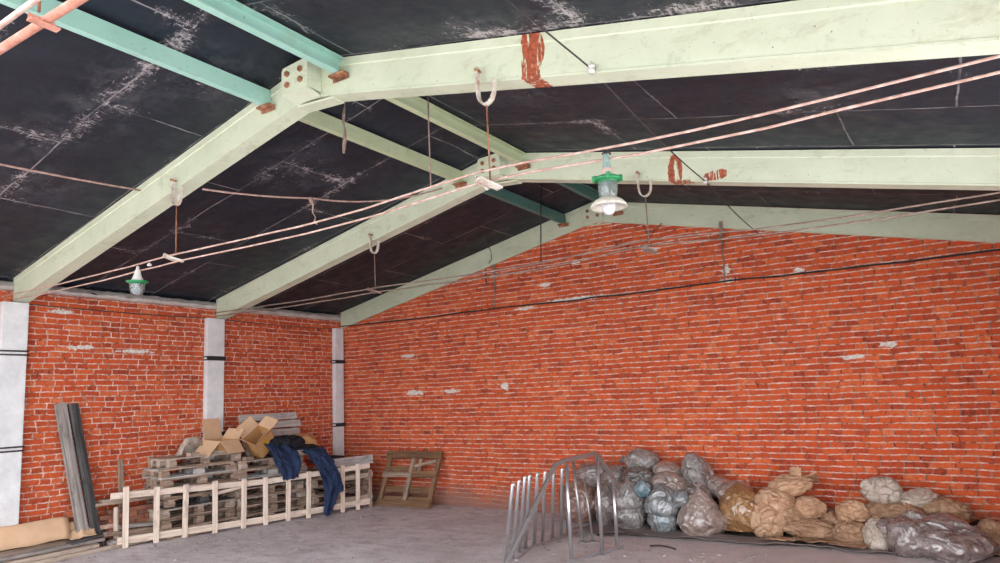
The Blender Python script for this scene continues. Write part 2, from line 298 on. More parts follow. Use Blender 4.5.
# ------------------------------------------------------------------ geometry helpers
class MB:
    def __init__(s): s.bm = bmesh.new(); s.uv = s.bm.loops.layers.uv.new('UVMap'); s.k = 0.
    def board(s, a, b, w, t, up=(0, 0, 1), seg=1, warp=0., rag=0.):
        """a plank from a to b, w wide (across), t thick (along up)"""
        a, b = V(a), V(b); d = b - a; L = d.length; d = d / L
        up = V(up); side = d.cross(up)
        if side.length < 1e-5: side = d.cross(V((1, 0, 0)))
        side.normalize(); up = side.cross(d).normalized()
        s.k += 1.37; rings = []
        for i in range(seg + 1):
            f = i / seg; c = a + d * (L * f)
            if warp: c = c + up * (noise.noise(V((f * 2.1 + s.k, s.k, 0))) * warp) + side * (noise.noise(V((f * 1.7, s.k, 5))) * warp)
            if rag and i in (0, seg): c = c + d * random.uniform(-rag, rag)
            c1 = min(w, t) * .12
            pr = [(-w/2 + c1, -t/2), (w/2 - c1, -t/2), (w/2, -t/2 + c1), (w/2, t/2 - c1), (w/2 - c1, t/2), (-w/2 + c1, t/2), (-w/2, t/2 - c1), (-w/2, -t/2 + c1)]
            ex = random.uniform(-rag, rag) * .5 if rag and i in (0, seg) else 0
            rings.append([s.bm.verts.new(c + side * x + up * y + d * (ex * x / w)) for x, y in pr])
        per = [0, w, w, w + t, w + t, 2*w + t, 2*w + t, 2*w + 2*t]
        for i in range(seg):
            for j in range(8):
                q = [rings[i][j], rings[i][(j+1) % 8], rings[i+1][(j+1) % 8], rings[i+1][j]]
                f = s.bm.faces.new(q)
                jj = per[j+1] if j < 7 else per[7] + t * .1
                for lp, (uu, vv) in zip(f.loops, ((i, per[j]), (i, jj), (i+1, jj), (i+1, per[j]))):
                    lp[s.uv].uv = (uu / seg * L + s.k * 3, vv + s.k)
        for r, rev in ((rings[0], 1), (rings[-1], 0)):
            f = s.bm.faces.new(r[::-1] if rev else r)
            for lp, (x, y) in zip(f.loops, pr[::-1] if rev else pr): lp[s.uv].uv = (x + s.k, y * 3 + s.k)
        return s
    def box(s, lo, hi, bev=.0):
        lo, hi = V(lo), V(hi); c = (lo + hi) / 2; d = hi - lo
        r = bmesh.ops.create_cube(s.bm, size=1, matrix=Matrix.Translation(c) @ Matrix.Diagonal((*d, 1)))
        if bev:
            es = list({e for v in r['verts'] for e in v.link_edges})
            bmesh.ops.bevel(s.bm, geom=es, offset=bev, segments=2, affect='EDGES', profile=.6)
        return s
    def tube(s, pts, r, n=8, cap=True):
        pts = [V(p) for p in pts]; rs = r if isinstance(r, (list, tuple)) else [r] * len(pts)
        rings = []; ref = None
        for i, p in enumerate(pts):
            d = (pts[min(i+1, len(pts)-1)] - pts[max(i-1, 0)]).normalized()
            if ref is None:
                ref = d.orthogonal().normalized()
            ref = (ref - d * ref.dot(d))
            if ref.length < 1e-6: ref = d.orthogonal()
            ref.normalize(); u = d.cross(ref)
            rings.append([s.bm.verts.new(p + (ref * math.cos(2*PI*k/n + PI/n) + u * math.sin(2*PI*k/n + PI/n)) * rs[i]) for k in range(n)])
        for a, b in zip(rings, rings[1:]):
            for k in range(n):
                f = s.bm.faces.new([a[k], a[(k+1) % n], b[(k+1) % n], b[k]]); f.smooth = n > 5
        if cap: s.bm.faces.new(rings[0][::-1]); s.bm.faces.new(rings[-1])
        return s
    def lathe(s, prof, n=24, origin=(0, 0, 0)):
        o = V(origin); rings = []
        for r, z in prof:
            rings.append([s.bm.verts.new(o + V((max(r, 1e-4) * math.cos(2*PI*k/n), max(r, 1e-4) * math.sin(2*PI*k/n), z))) for k in range(n)])
        for a, b in zip(rings, rings[1:]):
            for k in range(n):
                f = s.bm.faces.new([a[k], a[(k+1) % n], b[(k+1) % n], b[k]]); f.smooth = True
        return s
    def poly(s, pts, thick):
        """extruded polygon: pts list of points, thick = vector"""
        t = V(thick); a = [s.bm.verts.new(V(p)) for p in pts]; b = [s.bm.verts.new(V(p) + t) for p in pts]
        s.bm.faces.new(a[::-1]); s.bm.faces.new(b); n = len(a)
        for k in range(n): s.bm.faces.new([a[k], a[(k+1) % n], b[(k+1) % n], b[k]])
        return s
    def grid(s, fn, nu, nv, thick=0.):
        vs = [[s.bm.verts.new(V(fn(i / nu, j / nv))) for j in range(nv + 1)] for i in range(nu + 1)]
        for i in range(nu):
            for j in range(nv):
                f = s.bm.faces.new([vs[i][j], vs[i+1][j], vs[i+1][j+1], vs[i][j+1]]); f.smooth = True
        if thick:
            s.bm.normal_update()
            bmesh.ops.solidify(s.bm, geom=s.bm.faces[:], thickness=thick)
        return s
    def build(s, name, mat, parent=None, mats=None, smooth=False):
        bmesh.ops.recalc_face_normals(s.bm, faces=s.bm.faces[:])
        me = bpy.data.meshes.new(name); s.bm.to_mesh(me); s.bm.free()
        me.materials.append(M[mat])
        if smooth:
            for p in me.polygons: p.use_smooth = True
        o = bpy.data.objects.new(name, me); COL.objects.link(o)
        if parent is not None:
            o.parent = parent; o.matrix_parent_inverse = Matrix()
        return o

def tag(o, label=None, cat=None, group=None, kind=None):
    if label: o['label'] = label
    if cat: o['category'] = cat
    if group: o['group'] = group
    if kind: o['kind'] = kind
    return o

def empty(name, loc=(0, 0, 0), rot=(0, 0, 0)):
    o = bpy.data.objects.new(name, None); COL.objects.link(o)
    o.location = loc; o.rotation_euler = rot; o.empty_display_size = .1
    return o

def copy_tree(o, parent=None):
    c = o.copy(); COL.objects.link(c)
    if parent is not None: c.parent = parent
    for ch in list(o.children): copy_tree(ch, c)
    return c

# ------------------------------------------------------------------ the shell
R0, SL, ZB = 5.74, .2195, 4.60          # ridge x, roof slope, underside of the frames at the ridge
DEP = .33                               # depth of a rafter
XR = 11.48
YF = -9.6                               # open front of the shed
def zb(x): return ZB - SL * abs(x - R0)
def zr(x): return zb(x) + DEP + .012

tag(MB().box((-.4, YF - .6, -.2), (XR + .4, .4, 0)).build('floor', 'floor'), kind='structure')
tag(MB().box((-40, -60, -.35), (50, YF - .6, -.02)).build('ground', 'ground'), kind='structure')
w = MB(); w.poly([(-.38, 0, 0), (XR + .38, 0, 0), (XR + .38, 0, zr(XR + .38)), (R0, 0, zr(R0)), (-.38, 0, zr(-.38))], (0, .38, 0))
tag(w.build('wall_back', 'brick_back'), kind='structure')
w = MB(); w.box((-.38, YF, 0.30), (0, 0, 3.50))
tag(w.build('wall_left', 'brick_left'), kind='structure')
# concrete footing the left wall stands on, standing a little proud
w = MB(); w.box((-.38, YF, 0), (.07, -.0, .30), .02)
w.box((.05, -.5, 0), (1.05, -.02, .10), .03)
tag(w.build('baseboard_left', 'plinth'), kind='structure')
# ragged mortar bedding between wall head and roof
w = MB()
def cap(u, v):
    y = YF + (0 - YF) * u; k = 2 * PI * v
    return (-.17 + .19 * math.cos(k), y, 3.56 + .09 * math.sin(k) + .018 * noise.noise(V((y * 5, k, 0))) + .014 * noise.noise(V((y * 17, k, 3))))
w.grid(cap, 260, 8)
tag(w.build('trim_1', 'mortar'), kind='structure')
# right wall with a wide gateway towards the yard
w = MB(); w.box((XR, -3.3, 0), (XR + .38, 0, 3.66)); w.box((XR, YF, 3.2), (XR + .38, -3.3, 3.66))
w.box((XR, YF, 0), (XR + .38, YF + .5, 3.2))
tag(w.build('wall_right', 'brick_left'), kind='structure')
w = MB()
for x0, x1 in ((-.7, R0), (R0, XR + .7)):
    w.poly([(x0, YF, zr(x0)), (x1, YF, zr(x1)), (x1, YF, zr(x1) + .12), (x0, YF, zr(x0) + .12)], (0, -YF + .4, 0))
tag(w.build('ceiling', 'roof'), kind='structure')

# columns
for i, (y0, y1, lab) in enumerate(((-6.02, -5.71, 'grey concrete column beside the tall dark leaning planks'), (-3.08, -2.76, 'grey concrete column rising behind the open cardboard box'), (-.27, -.05, 'grey concrete column in the corner where the two brick walls meet'))):
    o = MB().box((.002, y0, 0), (.10, y1, 3.34), .012).build('concrete_column', 'concrete')
    tag(o, lab, 'column', 'concrete columns along the brick wall', 'thing')
    for z in (2.67, 1.43):
        b = MB(); dz = 0
        for q in (-.025, .025):
            b.tube([(.004, y0 - .012, z + q), (.112, y0 - .012, z + q), (.112, y1 + .012, z + q), (.004, y1 + .012, z + q)], .011, 6)
        if i: b.box((.10, y0 - .01, z - .03), (.125, y1 + .01, z + .03), .004)
        b.build('wire_strap', 'black' if i else 'wire', o)

# ------------------------------------------------------------------ roof frames
def rafter(x0, x1, yf, yb, name, mat, parent):
    b = MB(); h = DEP
    nrm = V((0, 0, 1)); y0, y1 = yf, yb
    seg = 10; prof = [(y0, 0), (y1, 0), (y1, h), (y0, h), (y0, h - .055), (y0 + .006, h - .062), (y0 + .006, h - .068), (y0, h - .075), (y0, .03), (y0 + .006, .024), (y0 + .006, .016)]
    prof = [(y0 - .004, 0), (y1, 0), (y1, h), (y0 - .006, h), (y0 - .006, h - .066), (y0 + .002, h - .074), (y0 + .002, .022), (y0 - .004, .018)]
    rings = []
    for i in range(seg + 1):
        x = x0 + (x1 - x0) * i / seg
        rings.append([b.bm.verts.new((x, y, zb(x) + z)) for y, z in prof])
    n = len(prof)
    for p, q in zip(rings, rings[1:]):
        for k in range(n): b.bm.faces.new([p[k], p[(k+1) % n], q[(k+1) % n], q[k]])
    b.bm.faces.new(rings[0]); b.bm.faces.new(rings[-1][::-1])
    return b.build(name, mat, parent)

FR = [(-8.95, -8.78, 'mint', 'mint green roof frame closest to the open front of the shed'),
      (-5.87, -5.70, 'mint', 'mint green steel roof frame with rust streak and large ridge joint, standing at the first column'),
      (-2.86, -2.69, 'mint', 'pale mint steel roof frame spanning behind the larger green pendant lamp'),
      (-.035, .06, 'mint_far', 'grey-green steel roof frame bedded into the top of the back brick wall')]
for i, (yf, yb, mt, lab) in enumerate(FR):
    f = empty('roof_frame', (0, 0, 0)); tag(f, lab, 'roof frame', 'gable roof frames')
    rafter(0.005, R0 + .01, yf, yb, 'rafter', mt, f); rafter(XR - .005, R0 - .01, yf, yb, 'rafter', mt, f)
    # ridge joint: bolted box standing off the web, gusset below
    d = .16 if i < 3 else .05
    jb = MB()
    xa, xb = (R0 - .17, R0 + .16)
    jb.poly([(xa, yf, ZB + .015), (xb, yf, ZB + .0), (xb, yf, ZB + .265), (xa + .02, yf, ZB + .245), (xa, yf, ZB + .22)], (0, -d, 0))
    jb.poly([(xa - .01, yf - d, ZB + .015), (xb, yf - d, ZB), (xb, yf, ZB - .03), (xa - .01, yf, ZB - .02)], (0, 0, -.012))
    j = jb.build('ridge_joint', mt, f)
    MB().poly([(R0 - .16, yf + .02, ZB - .05), (R0 + .28, yf + .02, ZB - .08), (R0 + .28, yf + .02, ZB - .065), (R0 - .16, yf + .02, ZB - .03)], (0, .14, 0)).build('gusset_plate', mt, f)
    for (bx, bz) in ((-.09, .185), (-.09, .085), (.08, .185), (.08, .09)):
        MB().tube([(R0 + bx, yf - d - .02, ZB + bz - .01), (R0 + bx, yf - d + .01, ZB + bz - .01)], .027, 6).build('bolt', 'rust', j)

# purlins between the frames, each with its angle bracket
def purlin(x, y0, y1, mat, lab):
    b = MB(); zt = zr(x) - .025; h = .15; s = 1 if x > R0 else -1
    prof = [(-.035, 0), (.035, 0), (.035, .016), (-.018, .016), (-.018, h - .016), (.035, h - .016), (.035, h), (-.035, h)]
    prof = [(px * s, pz) for px, pz in prof]
    lo = zt - h
    rings = [[b.bm.verts.new((x + px, y, lo + pz)) for px, pz in prof] for y in (y0, y1)]
    n = 8
    for k in range(n): b.bm.faces.new([rings[0][k], rings[0][(k+1) % n], rings[1][(k+1) % n], rings[1][k]])
    b.bm.faces.new(rings[0]); b.bm.faces.new(rings[1][::-1])
    o = b.build('purlin', mat); tag(o, lab, 'purlin', 'steel purlins beside the ridge')
    for ye, sgn in ((y1, -1),):
        c = MB().box((x - .09, ye - .07, lo - .022), (x + .09, ye - .002, lo - .002), .004).box((x - .09, ye - .012, lo - .05), (x + .09, ye - .002, lo - .002), .003)
        c.build('bracket', 'rust', o)
XA, XB = 5.20, 6.16
bays = [(-8.77, -5.88, 'aqua', 'aqua'), (-5.69, -2.87, 'lime', 'yellowish green'), (-2.68, -.045, 'teal', 'dark teal')]
for y0, y1, m, nm in bays:
    purlin(XA, y0, y1, m, f'{nm} purlin on the slope facing the column wall, just below the ridge')
    purlin(XB, y0, y1, m, f'{nm} purlin on the far slope across the ridge from the column wall')

# ------------------------------------------------------------------ tie rods with their hangers
def sagline(x0, x1, y, z, n, amp, seed):
    return [(x0 + (x1 - x0) * k / n, y, z + amp * noise.noise(V((k * .7, seed, 0))) - .02 * math.sin(PI * ((k * 3 / n) % 1))) for k in range(n + 1)]
TY = [(-8.69, 'tie_red', (.012, .019), 'red-primed', 3.485), (-5.94, 'tie', (.0082, .0082), 'pinkish', 3.395), (-2.92, 'tie_dark', (.009, .009), 'dull brown', 3.41)]
for i, (y, m, r, nm, zt) in enumerate(TY):
    for k, (dy, dz) in enumerate(((-.045, .022), (.045, -.022))):
        if i == 0: dz = 0
        pts = [(px_, py_, pz_ + (.06 * math.exp(-((px_ - 7.7) / .9) ** 2) if i else 0)) for px_, py_, pz_ in (sagline(.02, XR - .02, y + dy, zt + dz, 30, .010, i * 3 + k) if i else [(.02 + (XR - .04) * q / 30, y + dy + (.0 if k == 0 else (q / 30 - .64) * .9 * .3), zt) for q in range(31)])]
        o = MB().tube(pts, r[k], 8).build('tie_rod', 'tie' if (i == 0 and k == 0) else m)
        w = ('upper', 'lower')[k] if i else ('thin', 'thick')[k]
        tag(o, f"{w} {nm} tie rod " + ('crossing before the frame with the rust streak' if i == 1 else 'strung below the frame behind the larger lamp' if i == 2 else 'crossing the top corner beside the aqua purlin'), 'rod', 'tie rods under the roof frames')
o = MB().tube(sagline(.02, XR - .02, -.03, 3.395, 30, .02, 9), .013, 6).build('tie_rod', 'black')
tag(o, 'thin black tie bar lying against the back brick wall', 'rod', 'tie rods under the roof frames')

def hanger(x, yf, yt, lab, m='strapmetal', rm='rust'):
    h = empty('tie_hanger', (x, yf, 0)); tag(h, lab, 'hanger', 'hangers of the tie rods')
    z0 = zb(x); y = -.03; R = .07
    b = MB(); pts = [(0, y, z0 + .10), (0, y, z0 - .10)]
    for k in range(1, 9):
        a = PI * k / 8
        pts.append((R - R * math.cos(a), y, z0 - .10 - (R + .03) * math.sin(a)))
    pts.append((2 * R, y, z0 - .03))
    for p, q in zip(pts, pts[1:]):
        e = (V(q) - V(p)).normalized() * .004
        b.board(V(p) - e, V(q) + e, .045, .012, (1, 0, 0) if abs(p[0] - q[0]) < .02 else (0, 0, 1))
    k = b.build('hook', m, h)
    MB().tube([(0, y - .03, z0 + .075), (0, y + .03, z0 + .075)], .014, 6).build('bolt', 'rust', k)
    MB().tube([(R, y, z0 - .19), (R + .01, y, 3.42)], .0065, 6).build('hanger_rod', rm, h)
    c = MB()
    dx = yt - yf
    c.board((R - .02, dx - .085, 3.415), (R + .05, dx + .085, 3.37), .075, .016, (0, 0, 1), 1)
    c.board((R - .055, dx - .07, 3.43), (R - .045, dx + .07, 3.39), .045, .012, (1, 0, 0))
    c.build('clamp', m if rm == 'rust' else 'tie_dark', h)
hanger(3.73, -5.885, -5.94, 'U-shaped strap hanger on the frame with the rust streak, above the smaller lamp')
hanger(7.60, -5.885, -5.94, 'white U-shaped strap hanger close to the big red rust streak')
hanger(3.62, -2.875, -2.92, 'U-shaped strap hanger on the middle frame, on the slope towards the column wall', rm='tie_dark')
hanger(7.62, -2.875, -2.92, 'U-shaped strap hanger on the middle frame, next to the larger lamp', rm='tie_dark')
# the clamp of the pair nearest the open front
h = empty('tie_hanger', (7.36, -8.675, 3.485)); tag(h, 'pink clamp plate gripping the two red-primed rods at the top corner', 'hanger', 'hangers of the tie rods')
c = MB(); c.board((0, -.035, -.024), (0, .075, -.026), .040, .008, (0, 0, 1)); c.board((-.020, -.03, -.006), (-.020, .07, -.008), .036, .006, (1, 0, 0))
c.build('clamp', 'tie_red', h)
MB().tube([(0, 0, .02), (0, .0, .75)], .006, 6).build('hanger_rod', 'rust', h)
# wall straps that carry the black bar
for x, z1, lab in ((3.79, 4.16, 'rusty wall strap on the back wall below the frame slope towards the column wall'), (7.72, 4.26, 'rusty wall strap on the back wall beyond the larger lamp')):
    o = MB().board((x, -.045, z1), (x - .01, -.045, z1 - .22), .05, .012, (0, -1, 0)).tube([(x, -.035, z1 - .2), (x - .015, -.03, 3.40)], .010, 6).build('hanger_strap', 'tie_dark')
    tag(o, lab, 'hanger', 'straps on the back wall')

# loose rods and cords hanging from the roof
def hang(name, pts, r, m, lab, cat='rod'):
    return tag(MB().tube(pts, r, 6).build(name, m), lab, cat)
hang('hanging_rod', [(6.30, -4.88, zr(6.3)), (6.30, -4.88, 4.5), (6.31, -4.88, 3.9)], .008, 'tie_dark', 'thin brown rod hanging from the roof between the two yellowish green purlins')
hang('hanging_rod', [(5.57, -1.41, zr(5.57)), (5.54, -1.41, 4.46), (5.51, -1.41, 3.78)], .009, 'black', 'thin black rod hanging from the roof in front of the back wall gable')
cd = MB()
pts = [(5.55 + .01 * math.sin(k), -5.26, 4.89 - k * .053 + .01 * math.cos(k * 2)) for k in range(12)]
cd.tube(pts, [.006] * 3 + [.013, .017, .015, .010, .014, .019, .022, .02, .012], 6)
tag(cd.build('frayed_rope', 'tie_dark'), 'frayed brown rope end hanging just behind the large ridge joint', 'rope')
cd = MB().tube([(3.97, -.6, 4.54), (4.02, -.6, 4.42), (4.11, -.6, 4.28), (4.12, -.6, 4.14), (4.06, -.6, 4.06)], .007, 6)
cd.tube([(4.0, -.6, 3.98), (3.99, -.6, 3.85), (4.0, -.6, 3.72)], .011, 6)
tag(cd.build('hanging_wire', 'wire'), 'short kinked black wire dangling under the dark teal purlins', 'wire')

def sag(a, b, s, n=10):
    a, b = V(a), V(b)
    return [a.lerp(b, k / n) - V((0, 0, s * 4 * (k / n) * (1 - k / n))) for k in range(n + 1)]
c = MB(); c.tube(sag((2.9, -9.3, 4.28), (3.05, -5.885, zb(3.05) + .26), .05, 14), .011, 6)
tag(c.build('power_cable', 'cable'), 'pinkish cable running under the dark roof towards the frame with the rust streak', 'cable')
c = MB(); p1 = sag((3.9, -5.69, 4.16), (4.26, -4.55, 4.25), .02, 6) + sag((4.26, -4.55, 4.25), (4.93, -2.93, zb(4.93) + .2), .10, 12)[1:]
c.tube(p1, .011, 6)
o = tag(c.build('power_cable', 'cable'), 'brown cable sagging between the first two frames, with a knotted cord tied on it', 'cable')
k = MB(); q = V((4.26, -4.55, 4.25))
k.tube([q, q + V((.01, 0, -.05)), q + V((.04, 0, -.09)), q + V((.03, 0, -.17)), q + V((.08, 0, -.24)), q + V((.06, 0, -.30)), q + V((.11, 0, -.33))], [.03, .022, .012, .008, .008, .012, .006], 6)
k.build('knot', 'cable', o)
# wire with porcelain insulators on the other slope
c = MB(); wy = [(8.10, -9.2, 4.39), (8.17, -6.36, 4.38), (8.50, -5.905, zb(8.5) + .02), (8.34, -2.90, zb(8.34) + .0), (8.3, -.06, 3.92)]
for a, b in zip(wy, wy[1:]): c.tube(sag(a, b, .0 if a[1] < -6 else .04, 10), .0065, 6)
o = tag(c.build('roof_wire', 'wire'), 'thin dark wire running from frame to frame on small white insulators', 'wire')
for a in wy[2:4]:
    MB().lathe([(0, -.03), (.02, -.03), (.026, -.012), (.014, 0), (.026, .012), (.02, .03), (0, .03)], 12, a).build('insulator', 'porcelain', o)
c = MB().tube([(6.55, -.06, 4.40), (6.62, -.08, 4.28), (6.74, -.08, 4.27), (6.85, -.06, 4.38)], .007, 6)
c.tube([(6.6, -.07, 4.30), (6.68, -.08, 4.20), (6.72, -.07, 4.27)], .007, 6)
tag(c.build('wire_loop', 'wire'), 'small black wire loop tacked to the frame on the back wall', 'wire')

c = MB()
for a, b in (((.014, -5.70, 3.335), (.014, -3.08, 3.335)), ((.014, -2.75, 3.335), (.014, -.28, 3.33))): c.tube(sag(a, b, .012, 8), .0065, 6)
tag(c.build('wall_cable', 'wire'), 'thin black cable stretched along the top of the brick wall between the columns', 'cable')

# ------------------------------------------------------------------ pendant lamps
def lamp(x, y, zt, big, lab):
    L = empty('pendant_lamp', (x, y, zt)); tag(L, lab, 'lamp', 'pendant lamps')
    L.scale = (.66, .66, .90) if big else (.76, .76, .90)
    b = MB().tube([(0, 0, .03), (0, 0, -.03)], .016, 8).tube([(-.03, -.02, .0), (.0, .0, .03), (.04, .03, .0)], .009, 6); b.build('hook', 'wire', L)
    if big:
        MB().lathe([(.018, -.0), (.026, -.01), (.030, -.05), (.045, -.10), (.048, -.105)], 20).build('cone_cap', 'greencone', L)
        MB().lathe([(.047, -.105), (.052, -.108), (.055, -.125), (.053, -.155), (.045, -.16)], 20).build('neck', 'neck', L)
        g = MB().lathe([(.04, -.155), (.075, -.158), (.125, -.172), (.135, -.185), (.13, -.195), (.105, -.19), (.09, -.205), (.085, -.22)], 24)
        for k in range(4):
            a = k * PI / 2 + .5; g.box((.125 * math.cos(a) - .018, .125 * math.sin(a) - .018, -.20), (.125 * math.cos(a) + .018, .125 * math.sin(a) + .018, -.155), .005)
        g.build('flange', 'green', L)
        MB().lathe([(.084, -.20), (.092, -.205), (.094, -.25), (.085, -.31), (.078, -.325), (.074, -.32), (.082, -.30), (.088, -.25), (.086, -.21)], 24).build('glass_body', 'glass', L)
        MB().lathe([(.026, -.20), (.03, -.22), (.03, -.29), (.038, -.31), (.0, -.315)], 16).build('lamp_holder', 'galv_dull', L)
        MB().lathe([(.075, -.312), (.085, -.318), (.10, -.325), (.135, -.338), (.165, -.362), (.178, -.385), (.175, -.386), (.160, -.366), (.13, -.345), (.095, -.333), (.076, -.33)], 28).build('reflector', 'enamel', L)
        MB().lathe([(.02, -.31), (.035, -.33), (.062, -.36), (.068, -.385), (.058, -.415), (.035, -.434), (.0, -.44)], 20).build('bulb', 'bulb', L)
    else:
        MB().lathe([(.014, 0), (.02, -.015), (.022, -.045), (.034, -.055), (.040, -.075), (.048, -.11), (.052, -.115), (.06, -.135), (.082, -.175), (.088, -.19)], 20).build('cone_cap', 'porcelain', L)
        g = MB().lathe([(.07, -.185), (.095, -.188), (.142, -.185), (.145, -.19), (.12, -.205), (.10, -.218), (.085, -.222)], 24)
        g.build('flange', 'green', L)
        MB().lathe([(.098, -.212), (.10, -.22), (.096, -.27), (.082, -.325), (.06, -.348), (.0, -.352)], 24).build('glass_jar', 'glass', L)
        MB().lathe([(.025, -.2), (.028, -.24), (.05, -.275), (.05, -.30), (.03, -.325), (0, -.33)], 16).build('bulb', 'bulb', L)
lamp(8.58, -5.93, 3.405, True, 'larger pendant lamp with green flange, glass body and flared reflector hanging on the pinkish rods')
lamp(3.13, -5.93, 3.41, False, 'smaller pendant lamp with glass jar and thin green flange over the brick wall')
o = MB().lathe([(0, 0), (.02, 0), (.024, .02), (.0, .04)], 12, (3.30, -5.90, 3.39)).build('hanging_insulator', 'porcelain'); tag(o, 'tiny white insulator on the rods beside the smaller lamp', 'insulator')

# ------------------------------------------------------------------ timber along the left wall
def rot_z(a): return Matrix.Rotation(a, 4, 'Z')
def pallet_parts(root, L=1.2, W=.7, mat='greybrown', seed=0, dark='grey'):
    random.seed(seed)
    for k in range(5):
        y = -W/2 + .06 + k * (W - .12) / 4
        MB().board((-L/2 + random.uniform(-.02, .015), y, .131), (L/2 + random.uniform(-.04, .015), y + random.uniform(-.012, .012), .131), .10 if k != 4 else .09, .022, (0, 0, 1), 4, .010, .012).build('deck_board', mat if k % 3 else dark, root)
    for x in (-L/2 + .05, 0, L/2 - .05):
        MB().board((x, -W/2, .110), (x + random.uniform(-.01, .01), W/2, .110), .10, .020, (0, 0, 1), 2, .004, .005).build('cross_board', dark, root)
    for x in (-L/2 + .06, 0, L/2 - .06):
        for y in (-W/2 + .05, 0, W/2 - .05):
            hw = random.uniform(.05, .075); MB().board((x - hw, y, .061), (x + hw, y, .061), .10, .078, (0, 0, 1), 1, 0, .006).build('block', dark if x else mat, root)
    for y in (-W/2 + .05, 0, W/2 - .05): MB().board((-L/2, y, .011), (L/2, y, .011), .10, .021, (0, 0, 1), 3, .005, .01).build('bottom_board', mat, root)
    random.seed(seed + 99)
protos = []
for k, (m, d) in enumerate((('greybrown', 'plank'), ('greybrown', 'greybrown'), ('whitewood', 'greybrown'), ('darkwood', 'greybrown'))):
    r = empty('wooden_pallet'); pallet_parts(r, 1.2, .56, m, 20 + k, d); protos.append(r)
used = [False] * 4
def pallet(k, loc, rot, label, group):
    r = protos[k] if not used[k] else copy_tree(protos[k]); used[k] = True
    r.location = loc; r.rotation_euler = rot
    tag(r, label, 'pallet', group); return r
ORD = ['bottom', 'second', 'third', 'fourth', 'fifth', 'sixth', 'seventh', 'eighth']
KN = ['grey-brown', 'weathered brown', 'bleached', 'blackened']
def stack(cx, cy, ang, kinds, where, group):
    z = .0
    for i, k in enumerate(kinds):
        top = i == len(kinds) - 1
        rr = random.Random(int(cy * 100) + i)
        nm = 'top' if top else (ORD[i] + (' from the floor' if i else ''))
        pallet(k, (cx + rr.uniform(-.03, .03), cy + rr.uniform(-.06, .06), z), (0, 0, PI/2 + ang + rr.uniform(-.05, .05)), f'{KN[k]} wooden pallet, {nm} in the stack {where}', group)
        z += .1435
    return z
z1 = stack(.37, -3.46, -.04, (0, 1, 0, 3, 0, 1, 2, 0), 'under the open cardboard boxes', 'pallets stacked under the cardboard boxes')
z2 = stack(.53, -2.24, -.10, (0, 1, 0, 0, 3, 2, 0), 'under the heaped dark clothes', 'pallets stacked under the clothes')
z3 = stack(.74, -.96, -.2, (1, 0, 1, 0, 1), 'by the corner column', 'pallets stacked by the corner column')
# pallet leaning on the wall on top of the second stack
r = empty('wooden_pallet', (.34, -1.92, z2 + .04), (0, 0, 0)); tag(r, 'weathered grey pallet leaning upright against the brick wall above the clothes', 'pallet')
random.seed(5)
for k in range(5):
    z = .06 + k * .14
    MB().board((.04 - z * .30, -.60 + random.uniform(-.03, .03), z), (.04 - z * .30, .62 + random.uniform(-.03, .03), z), .118, .022, (1, 0, .3), 4, .006, .01).build('deck_board', 'whitewood', r)
for y in (-.52, 0, .52): MB().board((-.02, y, -.04), (-.02 - .19, y, .66), .09, .07, (1, 0, .3), 1, 0, .01).build('stringer', 'grey', r)

# white lattice rack in front of the stacks
A, B_ = V((.56, -4.66, 0)), V((1.47, -.76, 0)); U_ = (B_ - A).normalized(); N_ = V((U_.y, -U_.x, 0))
rk = empty('lattice_rack', A); tag(rk, 'long pale pine lattice rack standing in front of the pallet stacks', 'rack')
Lr = (B_ - A).length
def rp(s, z, off=0.): return U_ * s + N_ * off + V((0, 0, z))
b = MB(); b.board(rp(-.12, .715, -.03), rp(Lr * .55, .665, -.03), .085, .03, N_, 8, .012, .01); b.build('rail', 'pale', rk)
b = MB(); b.board(rp(Lr * .53, .67, -.03), rp(Lr + .02, .735, -.03), .085, .03, N_, 8, .012, .01); b.build('rail', 'pale', rk)
b = MB(); b.board(rp(-.02, .10, -.03), rp(Lr * .5, .085, -.03), .095, .03, N_, 8, .01, .01); b.build('rail', 'pale', rk)
b = MB(); b.board(rp(Lr * .48, .085, -.03), rp(Lr + .0, .12, -.03), .095, .03, N_, 8, .01, .01); b.build('rail', 'pale', rk)
for k, s in enumerate((.06, .46, .86, 1.28, 1.73, 2.07, 2.46, 2.82, 3.17, 3.46, 3.76)):
    h = .80 - .06 * math.sin(PI * s / Lr) + (.02 if k % 3 == 0 else 0)
    b = MB(); b.board(rp(s + random.uniform(-.01, .01), 0.005), rp(s, h), .075, .026, N_, 3, .005, .004); b.build('upright', 'pale', rk)
b = MB(); b.board(rp(1.30, .57, -.055), rp(1.85, .645, -.055), .045, .022, N_, 2, .004); b.build('brace', 'pale', rk)
# a second, shorter frame standing behind it in the corner
A2 = V((1.23, -1.33, 0)); rk2 = empty('short_rack', A2); tag(rk2, 'short greyed wooden frame standing behind the corner end of the pine rack', 'rack')
U2 = V((.2333, .97, 0)).normalized(); N2 = V((U2.y, -U2.x, 0))
for z in (.55, .18):
    b = MB(); b.board(U2 * 0 + V((0, 0, z)), U2 * .72 + V((0, 0, z + .02)), .08, .025, N2, 3, .006, .01); b.build('rail', 'plank', rk2)
for s in (.1, .4, .66):
    b = MB(); b.board(U2 * s + N2 * .028 + V((0, 0, 0)), U2 * s + N2 * .028 + V((0, 0, .66)), .06, .022, N2, 2, .004); b.build('upright', 'greybrown', rk2)

